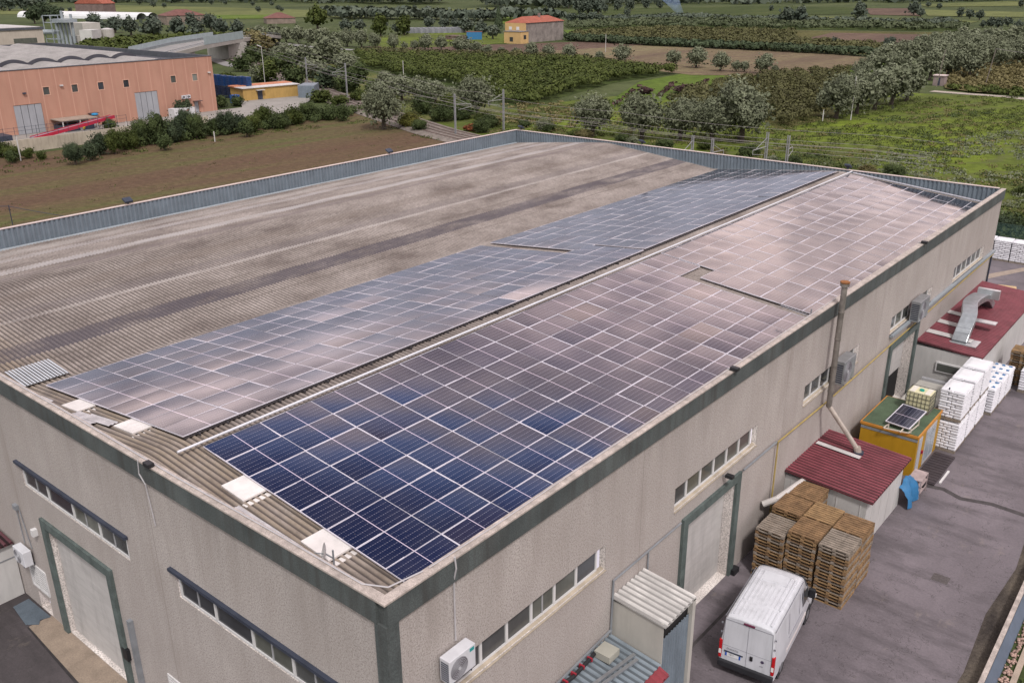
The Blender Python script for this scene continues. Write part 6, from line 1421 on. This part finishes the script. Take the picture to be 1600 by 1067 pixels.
# small block hut, poles and lines at the right
p = G(1468,134); hq = empty('block_hut',p,'small pinkish block hut under the leaning pole at the right-hand grove','hut'); b = MB(); b.box(p.x-1.3,p.x+1.1,p.y-1,p.y+1.2,0,2.2); b.build('wall', mk('pinkish_block',(.27,.21,.205),.95,.15,1,fine=.3), hq); b = MB(); b.box(p.x-1.5,p.x+1.3,p.y-1.2,p.y+1.4,2.2,2.35); b.build('roof', mk('pinkish_cap',(.56,.46,.44)), hq); b = MB(); b.box(p.x-.2,p.x+.25,p.y-1.03,p.y-1.001,.1,1.8); b.build('door', navy, hq)
polew = mk('wooden_pole',(.20,.165,.15),.9,.2,2)
PL = [((1463,136),8.2,.35,.1,'leaning wooden pole in front of the pinkish hut'),((1539,135),8.2,.45,.1,'leaning wooden pole at the vineyard edge'),((1329,188),7.4,.02,0,'thin pale pole in front of the diagonal olive row'),((1285,190),2.0,0,0,'short pale post left of the diagonal olive row'),((946,82),6,0,0,'thin pole in the stubble field'),((631,128),5,0,0,'thin pole above the dense orchard'),((13,8),7,0,0,'pole in the far left field')]
tops = []
for (x,y),h,lx,ly,l_ in PL:
    p = G(x,y); b = MB(); b.tube((p.x,p.y,0),(p.x+lx*2,p.y+ly,h),.10,6,.07); tag(b.build('utility_pole', polew if lx > .1 else creamwhite),l_,'pole'); tops.append(Vector((p.x+lx*2,p.y+ly,h)))
b = MB()
def sag(b, a, c, s_, r=.03, n=10):
    pr = None
    for i in range(n+1):
        t = i/n; q = a.lerp(c,t)-Vector((0,0,4*s_*t*(1-t)))
        if pr is not None: b.tube(pr,q,r,4,caps=False)
        pr = q
sag(b,tops[1],tops[1]+Vector((40,-6,0)),1.2); tag(b.build('overhead_wire', wirem),'thin line running right from the pole at the vineyard edge','wire')
b = MB(); sag(b,Vector((-4,108,7.5)),Vector((60,75,8)),2.0); tag(b.build('overhead_wire', wirem),'line running right over the green shrubs behind the factory corner','wire')
p = G(20,352); b = MB(); b.tube((p.x,p.y,0),(p.x,p.y,2.1),.05,6); sag(b,Vector((p.x,p.y,2.0)),Vector((p.x+12,p.y+8,.2)),.2,.03); sag(b,Vector((p.x,p.y,2.0)),Vector((p.x-14,p.y-9,2.0)),.1,.03); tag(b.build('fence_post', navy),'thin dark post with stay wires beyond the left parapet','post')
# smoke of a field fire
sm_, nt, bs = nodes('blue_smoke'); nt.nodes.remove(bs); vol = N(nt,'ShaderNodeVolumePrincipled'); vol.inputs['Color'].default_value = (.45,.62,.92,1)
nz = noise(nt, posn(nt,(1,1,1)), .16, 5, .65); L(nt, math_(nt,'MULTIPLY', ramp(nt, nz, [(.50,0),(.72,1)]), .011), vol.inputs['Density']); L(nt, vol.outputs[0], nt.nodes['Material Output'].inputs['Volume'])
b = MB(); s0 = G(1066,30); pts = [(0,0,1,1.5),(-9,2,9,4.5),(-20,4,18,8),(-45,8,27,11),(-85,12,34,13)]
for i in range(len(pts)-1):
    pass
k = 0
for i,(dx,dy,z,r_) in enumerate(pts):
    for j in range(12): t = 2*math.pi*j/12; b.v.append((s0.x+dx+r_*math.cos(t)*.8,s0.y+dy+r_*math.cos(t)*.6,z+r_*math.sin(t)*.6+r_*.3))
for i in range(len(pts)-1):
    for j in range(12): q = (j+1)%12; b.f.append((i*12+j,i*12+q,(i+1)*12+q,(i+1)*12+j))
b.f.append(tuple(reversed(range(12)))); b.f.append(tuple(range(48,60)))
tag(b.build('smoke', sm_, None),'thin bluish smoke drifting from a field fire in the distance',None,None,'stuff')

# ------------------------------------------------------------------ light
w = bpy.data.worlds.new('World'); scene.world = w; w.use_nodes = True; nt = w.node_tree; nt.nodes.clear()
SUN_EL, SUN_AZ = math.radians(52), math.radians(125)      # azimuth clockwise from +Y
sky = N(nt,'ShaderNodeTexSky'); sky.sky_type = 'NISHITA'; sky.sun_disc = False; sky.sun_elevation = SUN_EL; sky.sun_rotation = SUN_AZ; sky.air_density = 1.2; sky.dust_density = 2.5
bg1 = N(nt,'ShaderNodeBackground'); L(nt, sky.outputs[0], bg1.inputs[0]); bg1.inputs[1].default_value = .10
tcn = N(nt,'ShaderNodeTexCoord'); gen = tcn.outputs['Generated']; sep = N(nt,'ShaderNodeSeparateXYZ'); L(nt, gen, sep.inputs[0])
# flat cloud deck: project the direction on a plane overhead
zz = math_(nt,'MAXIMUM', sep.outputs[2], .06); cx_ = math_(nt,'DIVIDE', sep.outputs[0], math_(nt,'ADD', zz, .18)); cy_ = math_(nt,'DIVIDE', sep.outputs[1], math_(nt,'ADD', zz, .18))
cmb = N(nt,'ShaderNodeCombineXYZ'); L(nt,cx_,cmb.inputs[0]); L(nt,cy_,cmb.inputs[1])
n1 = noise(nt, cmb.outputs[0], 4.2, 6, .55); n2 = noise(nt, cmb.outputs[0], 3.2, 4, .55)
ccol = ramp(nt, n1, [(.37,(.33,.32,.345)),(.47,(.74,.72,.735)),(.55,(1.20,1.16,1.15)),(.63,(1.8,1.72,1.69))])
# low sky is warm-pink ahead, lavender further round
low = ramp(nt, sep.outputs[2], [(.0,(.80,.76,.84)),(.11,(.42,.445,.55)),(.18,(.54,.54,.64)),(.235,(1.15,.95,.96)),(.30,(1.55,1.24,1.16)),(.45,(1.22,.95,.95)),(.58,(.95,.80,.82)),(.8,(.96,.96,.96)),(1,(.97,.97,.96))])
calm = ramp(nt, sep.outputs[2], [(.13,.55),(.24,0)]); ccol = mix(nt, calm, ccol, (.82,.80,.82))
ahead = ramp(nt, sep.outputs[1], [(-.05,0),(.3,1)]) if False else ramp(nt, math_(nt,'ADD', sep.outputs[1], .3), [(.25,0),(.55,1)])
low = mix(nt, ahead, (.97,.97,.955), low)
ccol = mix(nt, 1.0, ccol, low, 'MULTIPLY')
bg2 = N(nt,'ShaderNodeBackground'); L(nt, ccol, bg2.inputs[0]); bg2.inputs[1].default_value = 1.18
# cloud cover thins out high up ahead-left, where the blue shows
zj = math_(nt,'ADD', sep.outputs[2], math_(nt,'MULTIPLY', math_(nt,'SUBTRACT', n2, .5), .13))
hole = ramp(nt, zj, [(.55,0),(.585,1),(.80,1),(.90,0)])
side_ = ramp(nt, math_(nt,'MULTIPLY', sep.outputs[0], -1.0), [(.18,0),(.36,1)])
frt = ramp(nt, sep.outputs[1], [(.1,0),(.35,1)])
gap = math_(nt,'MULTIPLY', math_(nt,'MULTIPLY', hole, side_), frt)
blue = ramp(nt, zj, [(.55,(.50,.60,.90)),(.585,(.26,.46,1.05)),(.63,(.04,.055,.20)),(.85,(.05,.065,.18))])
sky3 = mix(nt, gap, ccol, blue); L(nt, sky3, bg2.inputs[0])
mx = N(nt,'ShaderNodeMixShader'); mx.inputs[0].default_value = .90; L(nt,bg1.outputs[0],mx.inputs[1]); L(nt,bg2.outputs[0],mx.inputs[2]); out = N(nt,'ShaderNodeOutputWorld'); L(nt,mx.outputs[0],out.inputs[0])
sd = bpy.data.lights.new('sun','SUN'); sd.energy = 2.6; sd.angle = math.radians(8); sd.color = (1,.95,.905); so = bpy.data.objects.new('sun',sd); col.objects.link(so)
so.rotation_euler = Vector((math.sin(SUN_AZ)*math.cos(SUN_EL), math.cos(SUN_AZ)*math.cos(SUN_EL), math.sin(SUN_EL))).to_track_quat('Z','Y').to_euler()
scene.view_settings.view_transform = 'Standard'; scene.view_settings.look = 'None'; scene.view_settings.exposure = 0; scene.view_settings.gamma = 1
scene.cycles.max_bounces = 5; scene.cycles.diffuse_bounces = 3; scene.cycles.glossy_bounces = 3; scene.cycles.transparent_max_bounces = 8; scene.cycles.volume_bounces = 1
